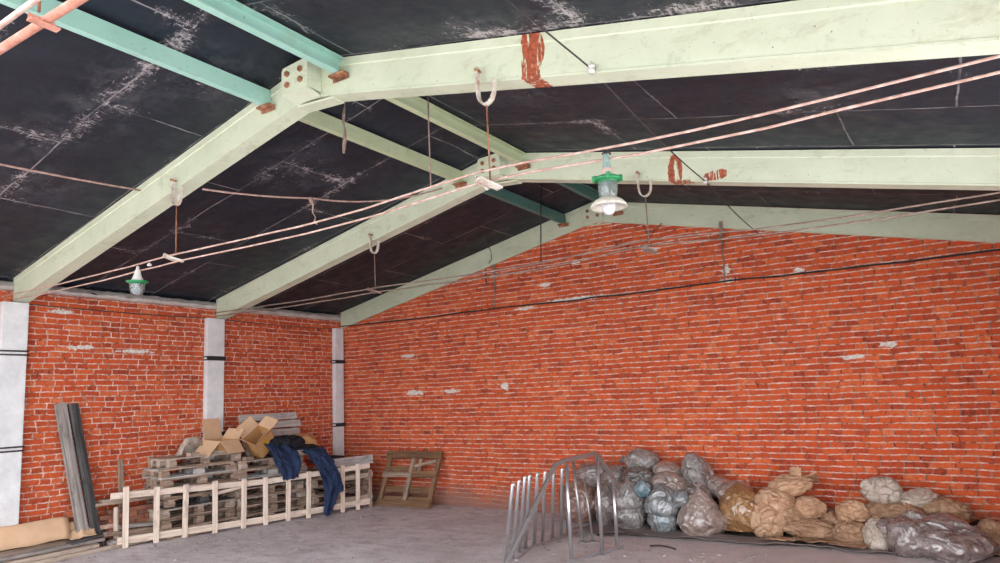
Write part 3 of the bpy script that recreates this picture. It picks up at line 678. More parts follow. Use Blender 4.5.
# tall dark planks leaning on the wall
o = MB().board((.30, -4.97, 0.0), (.05, -5.26, 2.00), .15, .04, (1, 0, .12), 6, .012, .02).build('leaning_plank', 'grey'); tag(o, 'tall weathered grey plank leaning on the brick wall, beside the first concrete column', 'plank', 'tall planks leaning on the wall')
o = MB().board((.29, -4.805, 0.0), (.045, -5.095, 1.99), .125, .05, (1, 0, .12), 6, .010, .02).build('leaning_plank', 'darkwood'); tag(o, 'tall blackened plank leaning on the wall tight against the grey one', 'plank', 'tall planks leaning on the wall')
o = MB().board((.27, -4.72, 0.0), (.045, -4.93, 1.02), .025, .02, (1, 0, 0), 5, .015).build('leaning_stick', 'plank'); tag(o, 'thin pale stick leaning on the wall beside the tall dark planks', 'stick')
o = MB().board((.40, -4.00, 0.0), (.05, -3.97, 1.16), .07, .05, (1, 0, 0), 4, .01, .01).build('leaning_post', 'greybrown'); tag(o, 'brown timber post leaning on the wall at the end of the pallet stack', 'post')
o = MB().board((.26, -4.46, 0.0), (.05, -4.42, 1.16), .07, .03, (1, 0, 0), 3, .01, .01).build('leaning_stake', 'greybrown'); tag(o, 'short brown stake leaning on the wall above the piled planks', 'stake')
# loose bricks in a rough wall-side pile
br = MB().box((-.115, -.055, -.030), (.115, .055, .030), .008).build('loose_brick', 'redbrick')
first = True
rb = random.Random(3)
for row in range(8):
    for col in range(3):
        o = br if first else br.copy()
        if not first: COL.objects.link(o)
        first = False
        o.location = (.20 + rb.uniform(-.035, .035), -4.66 + (col + .5 * (row % 2)) * .255 + rb.uniform(-.012, .012), .0315 + row * .062)
        o.rotation_euler = (0, 0, PI/2 + rb.uniform(-.10, .10))
        tag(o, 'old red brick in the low pile behind the end of the pine rack', 'brick', 'loose bricks piled behind the rack')
rp_ = random.Random(11)
labs = ['split log-like board', 'short grey board', 'short brown board', 'broken brown board', 'pale offcut', 'grey offcut', 'dark offcut']
PK = [((.45, -4.75, .03), (.5, -3.95, .05), .13, .05, 'greybrown', 'short brown board lying on the floor just behind the rack'),
      ((.42, -4.72, .085), (.46, -4.02, .10), .12, .05, 'grey', 'short grey board lying on the brown board behind the rack'),
      ((.41, -4.65, .14), (.44, -4.15, .145), .11, .05, 'greybrown', 'split board on top of the boards behind the rack'),
      ((.18, -4.85, .59), (.22, -3.95, .59), .20, .04, 'greybrown', 'wide brown board laid along the top of the brick pile'),
      ((.20, -4.75, .63), (.26, -4.1, .63), .16, .035, 'plank', 'paler board lying on the wide board over the brick pile'),
      ((.24, -4.62, .665), (.28, -4.25, .665), .12, .03, 'plank', 'small offcut lying topmost over the brick pile'),
      ((.38, -4.78, .20), (.44, -4.02, .17), .10, .05, 'greybrown', 'tilted brown board leaning across the split board behind the rack'),
      ((.37, -4.62, .27), (.42, -4.05, .235), .11, .05, 'grey', 'tilted grey board topmost of the boards lying behind the rack'),
      ((.36, -4.60, .02), (.37, -4.62, .52), .07, .03, 'plank', 'short upright board standing before the loose bricks')]
for a, b_, w_, t_, m, lab in PK:
    tag(MB().board(a, b_, w_, t_, (0, 0, 1), 4, .006, .03).build('scrap_board', m), lab, 'board', 'scrap boards behind the rack')
# timber and cardboard in the near corner
LP = [((.62, -6.6, .03), (.46, -4.74, .03), .10, .055, 'plank', 'pale sawn beam lying on the floor, farthest out from the wall'),
      ((.47, -6.6, .025), (.36, -4.9, .025), .13, .05, 'greybrown', 'brown beam lying on the floor under the grey planks'),
      ((.56, -6.6, .085), (.42, -4.90, .085), .14, .05, 'plank', 'pale split plank lying on the two floor beams'),
      ((.44, -6.6, .135), (.34, -4.78, .14), .16, .04, 'grey', 'long grey plank lying next to the pale split plank'),
      ((.30, -6.6, .03), (.16, -5.15, .03), .15, .06, 'darkwood', 'dark plank lying on the floor close to the wall'),
      ((.27, -6.6, .10), (.16, -5.2, .10), .20, .07, 'darkwood', 'dark plank stacked on the other dark plank by the wall'),
      ((.22, -6.5, .17), (.14, -5.10, .17), .20, .06, 'greybrown', 'brown plank under the folded cardboard sheet'),
      ((.19, -6.4, .24), (.13, -5.12, .24), .18, .06, 'greybrown', 'brown plank against the wall behind the folded cardboard sheet')]
for a, b_, w_, t_, m, lab in LP:
    tag(MB().board(a, b_, w_, t_, (0, 0, 1), 7, .008, .02).build('timber_plank', m), lab, 'plank', 'timber lying along the wall in the near corner')
def sheet(name, fn, nu, nv, th, mat, lab, cat, parent=None):
    o = MB().grid(fn, nu, nv, th).build(name, mat, parent)
    return tag(o, lab, cat) if parent is None else o
def cs(u, v):
    y = -6.45 + 1.25 * u; x = .345 - .26 * v; z = .225 + .26 * math.sin(v * 1.9) ** .8 if v > 0 else .225
    y += .05 * v
    return (x + .015 * noise.noise(V((u * 3, v * 2, 1))), y, z + .02 * noise.noise(V((u * 4, v * 3, 2))))
sheet('cardboard_sheet', cs, 18, 10, .006, 'card_pale', 'large folded cardboard sheet lying on the timber by the first concrete column', 'cardboard')
def cs2(u, v):
    y = -5.20 + .34 * u; x = .36 - .22 * v
    return (x, y, .215 + .20 * v - .05 * u * v + .05 * noise.noise(V((u * 5, v * 4, 8))) + .02 * noise.noise(V((u * 14, v * 11, 8))))
sheet('crumpled_cardboard', cs2, 14, 12, .008, 'card_pale', 'crumpled piece of cardboard between the folded sheet and the leaning planks', 'cardboard')
tag(MB().board((.40, -5.22, .17), (.28, -4.72, .19), .13, .03, (0, 0, 1), 4, .006, .03).build('scrap_board', 'darkwood'), 'dark board lying at the foot of the tall leaning planks', 'board')

# ------------------------------------------------------------------ cardboard boxes on the stack
def carton(loc, rot, dims, flaps, lab, mat='card', tape=False):
    r = empty('cardboard_box', loc, rot); tag(r, lab, 'box', 'open cardboard boxes')
    X, Y, Z = dims; t = .006
    b = MB()
    b.box((-X/2, -Y/2, 0), (X/2, Y/2, t)); b.box((-X/2, -Y/2, 0), (-X/2 + t, Y/2, Z)); b.box((X/2 - t, -Y/2, 0), (X/2, Y/2, Z))
    b.box((-X/2, -Y/2, 0), (X/2, -Y/2 + t, Z)); b.box((-X/2, Y/2 - t, 0), (X/2, Y/2, Z))
    b.build('carton', mat, r)
    for k, (ang, ln) in enumerate(flaps):
        f = MB()
        c, s_ = math.cos(ang), math.sin(ang)     # ang from horizontal-outward
        if k == 0: p = [(X/2, -Y/2, Z), (X/2, Y/2, Z)]; d = V((c, 0, s_))
        if k == 1: p = [(-X/2, -Y/2, Z), (-X/2, Y/2, Z)]; d = V((-c, 0, s_))
        if k == 2: p = [(-X/2, -Y/2, Z), (X/2, -Y/2, Z)]; d = V((0, -c, s_))
        if k == 3: p = [(-X/2, Y/2, Z), (X/2, Y/2, Z)]; d = V((0, c, s_))
        p = [V(q) for q in p]; e = d * ln
        nrm = (p[1] - p[0]).cross(e).normalized() * .006
        sh = (p[1] - p[0]) * .04
        f.poly([p[0], p[1], p[1] + e - sh, p[0] + e + sh], nrm)
        f.build('flap', 'card_pale', r)
    if tape:
        MB().box((X/2, -.05, .02), (X/2 + .003, .05, Z - .02)).box((-X/2 + .05, Y/2, .1), (X/2 - .03, Y/2 + .003, .17)).build('tape', 'tape', r)
    return r
carton((.42, -3.03, z1 + .012), (0, .06, .17), (.36, .38, .19), ((-.85, .24), (1.35, .33), (-.80, .30), (.9, .2)), 'open cardboard box with spread flaps standing on the pallet stack')
carton((.52, -2.30, z2 + .14), (.70, .30, .15), (.30, .36, .34), ((.9, .22), (1.2, .22), (1.0, .22), (.2, .2)), 'tilted cardboard box with orange tape lying next to the open one', 'card', True)
def pp(u, v):
    return (.18 + .10 * v, -3.62 + .45 * u, z1 + .02 + .30 * v + .03 * noise.noise(V((u * 3, v * 3, 4))))
sheet('paper_sack', lambda u, v: (.20 + .16 * v, -3.66 + .42 * u, z1 + .01 + .26 * (1 - (2*u - 1) ** 4) * math.sin(v * PI * .8) + .03 * noise.noise(V((u * 4, v * 4, 4)))), 14, 12, .006, 'sack_pale', 'pale paper sack crumpled behind the open cardboard box against the column', 'sack')
rb = random.Random(8)
for k, (x, y, s_) in enumerate(((.58, -3.60, .16), (.59, -3.18, .20), (.70, -2.72, .16), (.74, -2.08, .16))):
    m = ('plank', 'plank', 'greybrown', 'plank')[k]
    lab = ('pale wooden offcut under the front flap of the open cardboard box', 'broad pale offcut lying below the open cardboard box', 'brown offcut lying below the tilted cardboard box', 'pale offcut lying beside the blue jacket on the stack')[k]
    zz = z1 if y < -2.8 else z2
    tag(MB().board((x, y - s_/2, zz + .028), (x - .02, y + s_/2, zz + .028), .10, .05, (0, 0, 1), 1, 0, .01).build('wood_offcut', m), lab, 'offcut', 'offcuts on the pallet stacks')

# ------------------------------------------------------------------ clothes
def lump(name, loc, rad, seed, mat, lab=None, cat=None, parent=None, rot=(0, 0, 0), sub=5, fold=.12, fine=.04, flat=.0, pinch=None, crease=0., taper=0.):
    """a crumpled closed form: folded, creased, flattened where it lies"""
    bm = bmesh.new(); bmesh.ops.create_icosphere(bm, subdivisions=sub, radius=1)
    so = V((seed * 3.17, seed * 1.31, seed * 7.7)); rx, ry, rz = rad
    E = Euler(rot).to_matrix(); mean = (rx + ry + rz) / 3
    for v in bm.verts:
        n = v.co.normalized()
        q = V((n.x, n.y, n.z * 1.0))
        wv = q * 1.5 + so
        ws = q + V((noise.noise(wv), noise.noise(wv + V((5, 0, 0))), noise.noise(wv + V((0, 5, 0))))) * .35
        d = noise.noise(q * 1.15 + so) * fold * 1.6
        r1 = 1 - abs(noise.noise(ws * 2.6 + so)) * 2; r2 = 1 - abs(noise.noise(ws * 5.5 + so * 1.7)) * 2
        d += fold * (.55 if fine > .006 else .3) * r1 * abs(r1) + fine * r2 * abs(r2) + fine * .5 * noise.noise(ws * 13 + so)
        if crease:
            ds, _ = noise.voronoi(ws * 1.25 + so, distance_metric='DISTANCE')
            e = min(1, (ds[1] - ds[0]) * 2.6); d -= crease * (1 - e) ** 3
            ds, _ = noise.voronoi(ws * 3.1 + so, distance_metric='DISTANCE')
            e = min(1, (ds[1] - ds[0]) * 3.2); d -= crease * .14 * (1 - e) ** 3
        if pinch:
            z0, wd, am = pinch; d -= am * math.exp(-((n.z - z0) / wd) ** 2)
        k = 1 + d
        p = V((n.x * rx, n.y * ry, n.z * rz)) * k
        if taper:
            t = max(-.3, min(1.2, n.z)); f = 1 - taper * (t + .2); p.x *= f; p.y *= f
        p = E @ p
        if flat:
            zl = -flat * (rz if not any(rot) else min(rx, ry, rz))
            if p.z < zl: p.z = zl + (p.z - zl) * .04; p.x *= 1.03; p.y *= 1.03
        v.co = p
    for f in bm.faces: f.smooth = True
    me = bpy.data.meshes.new(name); bm.to_mesh(me); bm.free(); me.materials.append(M[mat])
    o = bpy.data.objects.new(name, me); COL.objects.link(o); o.location = loc
    if parent is not None: o.parent = parent
    if lab: tag(o, lab, cat)
    return o
def sleeve(name, pts, radii, mat, seed, parent=None, fl=.16):
    """a soft cloth tube with folds along a path"""
    b = MB(); P = [V(p) for p in pts]; n = 18; m = 7
    path = []; rr = []
    for i in range(len(P) - 1):
        for k in range(m):
            t = k / m; p0 = P[max(i-1, 0)]; p1 = P[i]; p2 = P[i+1]; p3 = P[min(i+2, len(P)-1)]
            path.append(.5 * ((2*p1) + (p2 - p0) * t + (2*p0 - 5*p1 + 4*p2 - p3) * t*t + (3*p1 - p0 - 3*p2 + p3) * t**3))
            rr.append([radii[i][c] + (radii[i+1][c] - radii[i][c]) * t for c in (0, 1)])
    path.append(P[-1]); rr.append(radii[-1]); rings = []
    for i, p in enumerate(path):
        d = (path[min(i+1, len(path)-1)] - path[max(i-1, 0)]).normalized()
        s_ = d.cross(N_); s_ = s_.normalized() if s_.length > 1e-3 else V((0, 1, 0)); u = s_.cross(d)
        ring = []
        for k in range(n):
            a = 2 * PI * k / n; c, sn = math.cos(a), math.sin(a)
            f = 1 + fl * noise.noise(V((c * 1.6, sn * 1.6, i * .42 + seed))) * 2 + fl * .6 * (1 - 2 * abs(noise.noise(V((c * 2 + seed, sn * 2, i * .9)))))
            ring.append(b.bm.verts.new(p + s_ * (c * rr[i][0] * f) + u * (sn * rr[i][1] * f)))
        rings.append(ring)
    for a_, c_ in zip(rings, rings[1:]):
        for k in range(n):
            f = b.bm.faces.new([a_[k], a_[(k+1) % n], c_[(k+1) % n], c_[k]]); f.smooth = True
    b.bm.faces.new(rings[0][::-1]); b.bm.faces.new(rings[-1])
    return b.build(name, mat, parent)
def at(s, z, off=0.): return A + U_ * s + N_ * off + V((0, 0, z))
def shift(pts, o): return [V(p) - V(o.location) for p in pts]
def drape(name, pts, wid, mat, seed, parent, nf=2.5, amp=.028, skew=0.):
    """a hanging cloth: a folded strip following pts, wid wide along the rack"""
    P = [V(p) for p in pts]; n = len(P) - 1
    def fn(u, v):
        f = u * n; i = min(int(f), n - 1); t = f - i
        p0, p1, p2, p3 = P[max(i-1, 0)], P[i], P[i+1], P[min(i+2, n)]
        c = .5 * ((2*p1) + (p2 - p0) * t + (2*p0 - 5*p1 + 4*p2 - p3) * t*t + (3*p1 - p0 - 3*p2 + p3) * t**3)
        d = ((p2 - p0) * (1 - t) + (p3 - p1) * t).normalized()
        nr = U_.cross(d).normalized(); nr = nr if nr.dot(N_ + V((0, 0, .6))) > 0 else -nr
        w = wid[i] + (wid[i+1] - wid[i]) * t; k = v - .5
        w *= 1 + .22 * noise.noise(V((u * 3.1, 2.0 * round(v), seed)))
        a = amp * (.45 * math.sin(2 * PI * nf * (v + .5 * noise.noise(V((u * 2.5, seed, 1)))) + seed) + 1.2 * noise.noise(V((v * 2.6, u * 5, seed))) + .7 * (1 - 3 * abs(noise.noise(V((v * 3 + u * 2, u * 7 - v, seed + 3))))))
        return c + U_ * (k * w + skew * u + .03 * noise.noise(V((u * 3, seed, 4)))) + nr * (a + .015) + d * (.06 * noise.noise(V((v * 2.5, seed, 7))) * u)
    b = MB(); b.grid(fn, 44, 26, .010)
    return b.build(name, mat, parent)
# blue jacket hanging over the rail
j = empty('blue_jacket', at(2.4, 0)); tag(j, 'navy blue work jacket hanging down to the top rail of the pine rack', 'jacket')
drape('jacket_body', shift([at(2.40, 1.24, -.46), at(2.41, 1.20, -.30), at(2.44, 1.05, -.10), at(2.46, .88, .015), at(2.48, .70, .04)], j), [.36, .44, .42, .40, .26], 'navy', 2.2, j)
drape('sleeve', shift([at(2.28, 1.22, -.34), at(2.32, 1.06, -.09), at(2.37, .86, .03), at(2.41, .66, .06)], j), [.15, .17, .17, .14], 'navy', 5.2, j, .7, .02)
# black jacket heaped on the stack
bj = lump('black_jacket', (.68, -2.0, z2 + .17), (.24, .34, .17), 4.4, 'blackcloth', 'black jacket heaped on the pallets behind the blue jacket', 'jacket', sub=6, fold=.24, fine=.03, flat=.85, crease=.10)
lump('sleeve', (.14, .36, -.07), (.10, .24, .07), 5.1, 'blackcloth', parent=bj, sub=5, fold=.2, fine=.03, crease=.08)
# navy overalls: heaped body, one leg hanging to the floor
ov = empty('blue_overalls', at(3.1, 0)); tag(ov, 'navy blue work overalls draped over the pine rack with one leg reaching the floor', 'overalls')
drape('overall_body', shift([at(2.95, 1.06, -.50), at(3.0, 1.09, -.34), at(3.03, 1.03, -.16), at(3.08, .90, -.01), at(3.12, .78, .03)], ov), [.38, .46, .44, .36, .28], 'navy', 3.1, ov, 2.5, .035)
drape('trouser_leg', shift([at(3.04, .96, -.04), at(3.10, .80, .045), at(3.17, .60, .05), at(3.22, .42, .06), at(3.17, .22, .06), at(3.13, .06, .09), at(3.12, .02, .16)], ov), [.28, .29, .27, .27, .20, .16, .19], 'navy', 9.4, ov, 1.6, .030)
drape('trouser_leg', shift([at(3.18, .84, .03), at(3.25, .66, .075), at(3.31, .48, .085), at(3.36, .36, .09)], ov), [.18, .20, .20, .14], 'navy', 1.7, ov, 1.1, .022)
lump('tan_sack', (.60, -1.50, z2 + .18), (.17, .25, .16), 6.3, 'card', 'round tan paper sack lying on the pallets behind the overalls', 'sack', sub=4, fold=.10, fine=.04, flat=.8, crease=.06)
lump('black_cloth', (.90, -1.25, z3 + .16), (.14, .34, .06), 12.3, 'blackcloth', 'black cloth spread between the tan sack and the bleached boards', 'cloth', sub=4, fold=.2, fine=.06)
# bits on the third stack
for a, b_, w_, t_, m, lab in (((.86, -1.40, z3 + .03), (.98, -.40, z3 + .05), .30, .03, 'whitewood', 'wide bleached board lying on the stack in the corner'),
                             ((1.04, -1.30, z3 + .10), (1.20, -.42, z3 + .10), .02, .15, 'whitewood', 'bleached board set on edge in the corner beside the overalls'),
                             ((.80, -1.15, z3 + .08), (.86, -.35, z3 + .10), .18, .03, 'brown', 'dark brown board lying against the corner column'),
                             ((1.13, -1.95, z2 - .09), (1.17, -1.80, z2 - .09), .10, .09, 'plank', 'short pale block with drilled end tucked under the overalls'),
                             ((1.02, -2.02, z2 - .10), (1.10, -1.72, z2 - .11), .07, .05, 'greybrown', 'brown batten between the two blue garments')):
    if 'batten' in lab or 'block' in lab: a = (a[0] - .22, a[1], z2 + t_/2 + .004); b_ = (b_[0] - .22, b_[1], z2 + t_/2 + .004)
    tag(MB().board(a, b_, w_, t_, (0, 0, 1), 3, .004, .01).build('scrap_board', m), lab, 'board')

# pallet propped against the back wall
r = empty('wooden_pallet', (1.97, -.47, 0), (0, 0, .06)); tag(r, 'dark brown pallet standing propped against the back wall', 'pallet')
T = .36
def bp(x, z, o=0.): return V((x + .06 * z, z * T - o, z * .98))
for nm, parts in (('slat', [((-.58, .065), (.57, .065), .12), ((-.62, .90), (.60, .90), .13)]),):
    for (x0, za), (x1, zb_), w_ in parts:
        MB().board(bp(x0, za, .035), bp(x1, zb_, .035), .022, w_, bp(0, 1) - bp(0, 0), 4, .005, .012).build('slat', 'brown', r)
MB().board(bp(-.60, .545, .035), bp(.02, .56, .035), .022, .10, bp(0, 1) - bp(0, 0), 3, .004, .02).build('slat', 'greybrown', r)
MB().board(bp(-.56, .645, .02), bp(.10, .66, .02), .022, .09, bp(0, 1) - bp(0, 0), 3, .004, .02).build('slat', 'brown', r)
MB().board(bp(.05, .56, .035), bp(.58, .58, .035), .022, .11, bp(0, 1) - bp(0, 0), 3, .004, .02).build('slat', 'brown', r)
MB().board(bp(.08, .70, .04), bp(.52, .80, .04), .02, .06, bp(0, 1) - bp(0, 0), 2, .004, .01).build('broken_slat', 'greybrown', r)
for x, m in ((-.55, 'brown'), (0, 'greybrown'), (.55, 'brown')):
    MB().board(bp(x, .0), bp(x, .96), .085, .06, (0, -1, .3), 3, .004, .005).build('stringer', m, r)
MB().board(bp(.12, .52, -.05), bp(.12, .95, -.05), .07, .02, (0, -1, .3), 1).build('back_slat', 'greybrown', r)
for za in (.12, .28):
    MB().board(bp(-.5, za, -.045), bp(.5, za, -.045), .02, .10, bp(0, 1) - bp(0, 0), 2, .004).build('back_slat', 'brown', r)

# ------------------------------------------------------------------ steel railings
G = V((6.50, -2.75, 0)); RU = V((.245, .97, 0)).normalized()
def gp(s, z, o=0.): return RU * s + V((RU.y, -RU.x, 0)) * o + V((0, 0, z))
rl = empty('stair_railing', G); tag(rl, 'steel stair railing with a bent flat handrail standing in front of the other tube frames', 'railing')
b = MB()
hp = [gp(-1.14, .02), gp(-.2, 1.10), gp(-.06, 1.135), gp(.50, 1.17), gp(.56, 1.14), gp(.93, .72)]
for p, q in zip(hp, hp[1:]): b.board(p, q + (q - p).normalized() * .012, .05, .03, (RU.y, -RU.x, 0), 1)
b.build('handrail', 'galv_dull', rl)
b = MB(); b.board(gp(-.05, .025), gp(.92, .025), .035, .035, (0, 0, 1)); b.build('bottom_rail', 'galv', rl)
for s, z0, z1_, o in ((0, 0, 1.10, .0), (.50, -.0, 1.14, .035), (.83, 0.0, .84, 0)):
    MB().tube([gp(s, z0, o), gp(s - .015, z1_, o)], .021, 12).build('baluster', 'galv', rl)
pn = empty('tube_railing', (5.85, -3.14, 0)); tag(pn, 'galvanised railing of leaning round tubes standing behind the bent-handrail railing', 'railing')
xs = (5.86, 5.79, 5.70, 5.66, 5.69, 5.71, 5.74, 5.77, 5.80); ys = (-3.15, -2.88, -2.58, -2.38, -2.22, -2.04, -1.84, -1.64, -1.52)
o0 = V((5.85, -3.14, 0)); tp = []
for k, (x, y) in enumerate(zip(xs, ys)):
    a = V((x, y, .0)) - o0; b_ = V((x + .13 - .012 * k, y + .02, .885 + .004 * (k % 3))) - o0
    MB().tube([a, b_ - V((.004, 0, .03)), b_, b_ + V((.022, .012, .012))], .0225, 12).build('baluster', 'galv', pn); tp.append(b_)
MB().tube([V((x + .12, y + .06, .05)) - o0 for x, y in zip(xs, ys)], .015, 8).build('bottom_rail', 'galv_dull', pn)
for (x, y, h_, lab) in ((6.14, -1.76, 1.02, 'grey steel post on a round foot plate behind the stair railing'), (6.26, -1.70, .80, 'thin steel post behind the stair railing, next to the post with the round foot')):
    p = empty('steel_post', (x, y, 0)); tag(p, lab, 'post')
    MB().tube([(0, 0, .01), (-.08, .0, h_)], .020 if h_ > .9 else .013, 10).build('shaft', 'galv_dull', p)
    MB().lathe([(0, 0), (.06, 0), (.06, .012), (.03, .014), (.028, .04), (0, .04)], 18).build('foot_plate', 'galv_dull', p)

# ------------------------------------------------------------------ rubbish bags, sacks and the trash under them
def tarp(u, v):
    x = 5.75 + 3.9 * u; y0 = -.02 - .66 * min(1, max(0, (x - 6.9) / .45)); y = y0 - (1.28 - .30 * u + .10 * noise.noise(V((u * 6, 0, 3))) + y0) * v
    e = .02 + .035 * (noise.noise(V((x * 3, y * 3, 0))) + .5 * noise.noise(V((x * 8, y * 8, 2)))) 
    return (x, y, max(.006, e + .03 * max(0, v - .85) * 5 * (1 + noise.noise(V((x * 4, 9, 0))))))
sheet('tarpaulin', tarp, 90, 30, .006, 'sheet', 'dirty brown tarpaulin spread on the floor under the rubbish bags', 'tarpaulin')
def heap(u, v):
    x = 7.4 + 4.05 * u; y = -.01 - .62 * v
    z = (.26 * (1 - v) ** 1.2) * min(1, u * 6) * (1 + .5 * noise.noise(V((x * 1.7, y * 2, 1)))) + .05 * (noise.noise(V((x * 7, y * 7, 4))) + noise.noise(V((x * 15, y * 15, 4)))) * (1 - v)
    return (x, y, max(z, .004))
tag(MB().grid(heap, 130, 26).build('trash_debris', 'trash'), 'low heap of dark trash along the foot of the back wall under the paper sacks', 'debris', None, 'stuff')

def knot(o, loc, r, mat, seed, tilt=(0, 0, 0)):
    """gathered neck of a tied bag"""
    b = MB(); n = 20; rings = []; E = Euler(tilt).to_matrix()
    prof = [(.9, -.15), (.55, .25), (.30, .55), (.26, .75), (.5, 1.1), (.85, 1.5), (1.0, 1.75)]
    for i, (k, z) in enumerate(prof):
        ring = []
        for q in range(n):
            a = 2 * PI * q / n; f = 1 + .28 * math.sin(a * 5 + seed) + .22 * noise.noise(V((math.cos(a) * 2, math.sin(a) * 2, i + seed)))
            ring.append(b.bm.verts.new(E @ V((math.cos(a) * r * k * f, math.sin(a) * r * k * f, z * r + .25 * r * noise.noise(V((q * .9, i, seed)))))))
        rings.append(ring)
    for a_, c_ in zip(rings, rings[1:]):
        for q in range(n):
            f = b.bm.faces.new([a_[q], a_[(q+1) % n], c_[(q+1) % n], c_[q]]); f.smooth = True
    k = b.build('tied_neck', mat, o); k.location = loc
BG = 'plastic rubbish bags by the back wall'
def bag(c, r, seed, mat, lab, rot=(0, 0, 0), neck=None, **kw):
    kw = dict(dict(fold=.09, fine=.012, flat=.86, sub=6, crease=.03), **kw)
    o = lump('rubbish_bag', c, r, seed, mat, lab, 'bag', rot=rot, **kw); o['group'] = BG
    if neck: knot(o, neck[0], neck[1], mat, seed, neck[2] if len(neck) > 2 else (0, 0, 0))
    return o
bag((6.36, -.72, .30), (.24, .25, .355), 1, 'bag_grey', 'tall grey rubbish bag with a pinched middle, closest to the stair railing', pinch=(-.05, .13, .16))
bag((6.84, -.72, .29), (.235, .25, .345), 2, 'bag_blue', 'bluish grey rubbish bag with a pinched middle, standing on the tarpaulin', pinch=(-.22, .13, .15))
bag((7.37, -.76, .26), (.32, .28, .325), 3, 'bag_pink', 'broad cone-shaped clear rubbish bag with brown contents and gathered top', taper=.50, neck=((-.02, .02, .30), .06))
bag((6.39, -.25, .88), (.26, .22, .17), 4, 'bag_grey', 'silvery rubbish bag at the very top of the heap', neck=((-.22, 0, -.02), .06, (0, -1.2, 0)))
bag((6.78, -.30, .76), (.21, .22, .13), 5, 'bag_pink', 'flat pinkish rubbish bag beside the topmost silvery bag')
bag((7.21, -.30, .735), (.20, .22, .27), 6, 'bag_grey', 'wrinkled grey rubbish bag leaning on the wall above the cone-shaped bag', rot=(0, -.45, 0), crease=.06)
bag((7.52, -.28, .55), (.24, .2, .135), 7, 'bag_pink', 'slumped shiny rubbish bag sliding down the wall above the brown-filled bag', rot=(0, .55, 0))
bag((5.97, -.30, .60), (.24, .24, .22), 8, 'bag_taupe', 'taupe rubbish bag behind the tall bag with the pinched middle')
bag((6.42, -.48, .66), (.26, .24, .17), 9, 'bag_dark', 'dark glossy rubbish bag below the topmost silvery bag', crease=.06)
bag((6.86, -.46, .57), (.29, .26, .20), 10, 'bag_pink', 'dusty pink rubbish bag lying on the bluish grey bag')
bag((5.98, -.60, .27), (.19, .22, .32), 11, 'bag_taupe', 'upright taupe rubbish bag partly hidden behind the stair railing')
bag((7.13, -.80, .45), (.11, .10, .12), 12, 'bag_blue', 'small bluish bag wedged beside the cone-shaped bag', sub=5)
bag((6.60, -.80, .56), (.11, .10, .115), 13, 'bag_vivid', 'small bright blue bag tucked between the two pinched bags', sub=5, crease=.07)
bag((7.25, -.44, .47), (.20, .22, .16), 14, 'bag_taupe', 'taupe rubbish bag behind the gathered top of the cone-shaped bag')
bag((7.64, -.42, .22), (.15, .20, .22), 15, 'bag_dark', 'dark slack bag squeezed between the cone-shaped and the brown-filled bag', rot=(0, -.3, 0))
bag((7.83, -.56, .30), (.27, .26, .34), 16, 'bag_brown', 'clear rubbish bag filled with orange-brown rubbish next to the paper sacks', rot=(0, .15, 0), crease=.045)
bag((7.74, -.42, .50), (.24, .22, .16), 36, 'bag_pink', 'empty pinkish film slumped over the brown-filled bag', crease=.06)
bag((5.45, -.42, .27), (.33, .30, .32), 17, 'bag_red', 'red-brown rubbish bag seen through the tubes of the stair railing')
bag((5.62, -.28, .66), (.30, .24, .18), 18, 'bag_taupe', 'flat taupe rubbish bag at the railing end of the heap')
bag((6.62, -.34, .28), (.25, .24, .30), 19, 'bag_taupe', 'taupe rubbish bag at the bottom of the heap behind the pinched bags')
bag((7.12, -.34, .24), (.26, .24, .28), 20, 'bag_dark', 'dark rubbish bag at the bottom of the heap behind the cone-shaped bag')
SG = 'paper sacks by the back wall'
def psack(c, r, seed, mat, lab, rot=(0, 0, 0), **kw):
    kw = dict(dict(fold=.085, fine=.005, flat=.85, sub=6, crease=.15), **kw)
    o = lump('paper_sack', c, r, seed, mat, lab, 'sack', rot=rot, **kw); o['group'] = SG; return o
psack((8.17, -.60, .23), (.25, .25, .25), 21, 'sack', 'bulging kraft paper sack standing on the tarpaulin beside the brown-filled bag', taper=-.15)
psack((8.25, -.54, .46), (.25, .24, .15), 22, 'sack', 'kraft paper sack lying on the bulging sack', rot=(0, .15, 0))
s3 = psack((8.42, -.36, .63), (.29, .22, .145), 23, 'sack', 'topmost kraft paper sack with torn open end', rot=(0, -.25, 0))
fl = MB(); fl.grid(lambda u, v: (.14 + .20 * u, -.14 + .22 * v, .10 + .10 * u - .16 * v * u + .03 * noise.noise(V((u * 5, v * 5, 2)))), 8, 8, .005); fl.build('torn_flap', 'sack', s3)
fl = MB(); fl.grid(lambda u, v: (.02 + .14 * u, -.12 + .05 * v, .10 + .14 * v + .03 * noise.noise(V((u * 5, v * 5, 7)))), 8, 8, .005); fl.build('torn_flap', 'sack', s3)
psack((8.62, -.38, .37), (.20, .2, .145), 24, 'sack', 'wrinkled round kraft sack under the torn topmost sack', fold=.10)
psack((8.66, -.56, .15), (.36, .2, .125), 25, 'sack_dim', 'flattened kraft sack lying along the edge of the tarpaulin', rot=(0, .05, .1))
psack((8.42, -.50, .28), (.18, .2, .14), 26, 'sack_dim', 'folded kraft sack wedged beside the bulging sack')
psack((9.13, -.44, .33), (.21, .22, .17), 27, 'sack', 'yellowish kraft sack in the middle of the paper heap', rot=(0, .3, 0))
psack((9.44, -.29, .60), (.235, .2, .18), 28, 'sack_pale', 'pale round crumpled sack resting highest in the paper heap', crease=.18)
psack((9.43, -.34, .36), (.23, .2, .13), 29, 'sack_dim', 'soiled sack under the pale round sack')
psack((9.40, -.80, .17), (.155, .17, .19), 30, 'sack_pale', 'small greyish bundle beside the shiny taupe bag on the floor')
psack((9.80, -.29, .52), (.21, .2, .13), 31, 'sack_pale', 'crumpled pale sack with a pointed peak beside the round one', rot=(0, -.2, 0), crease=.2)
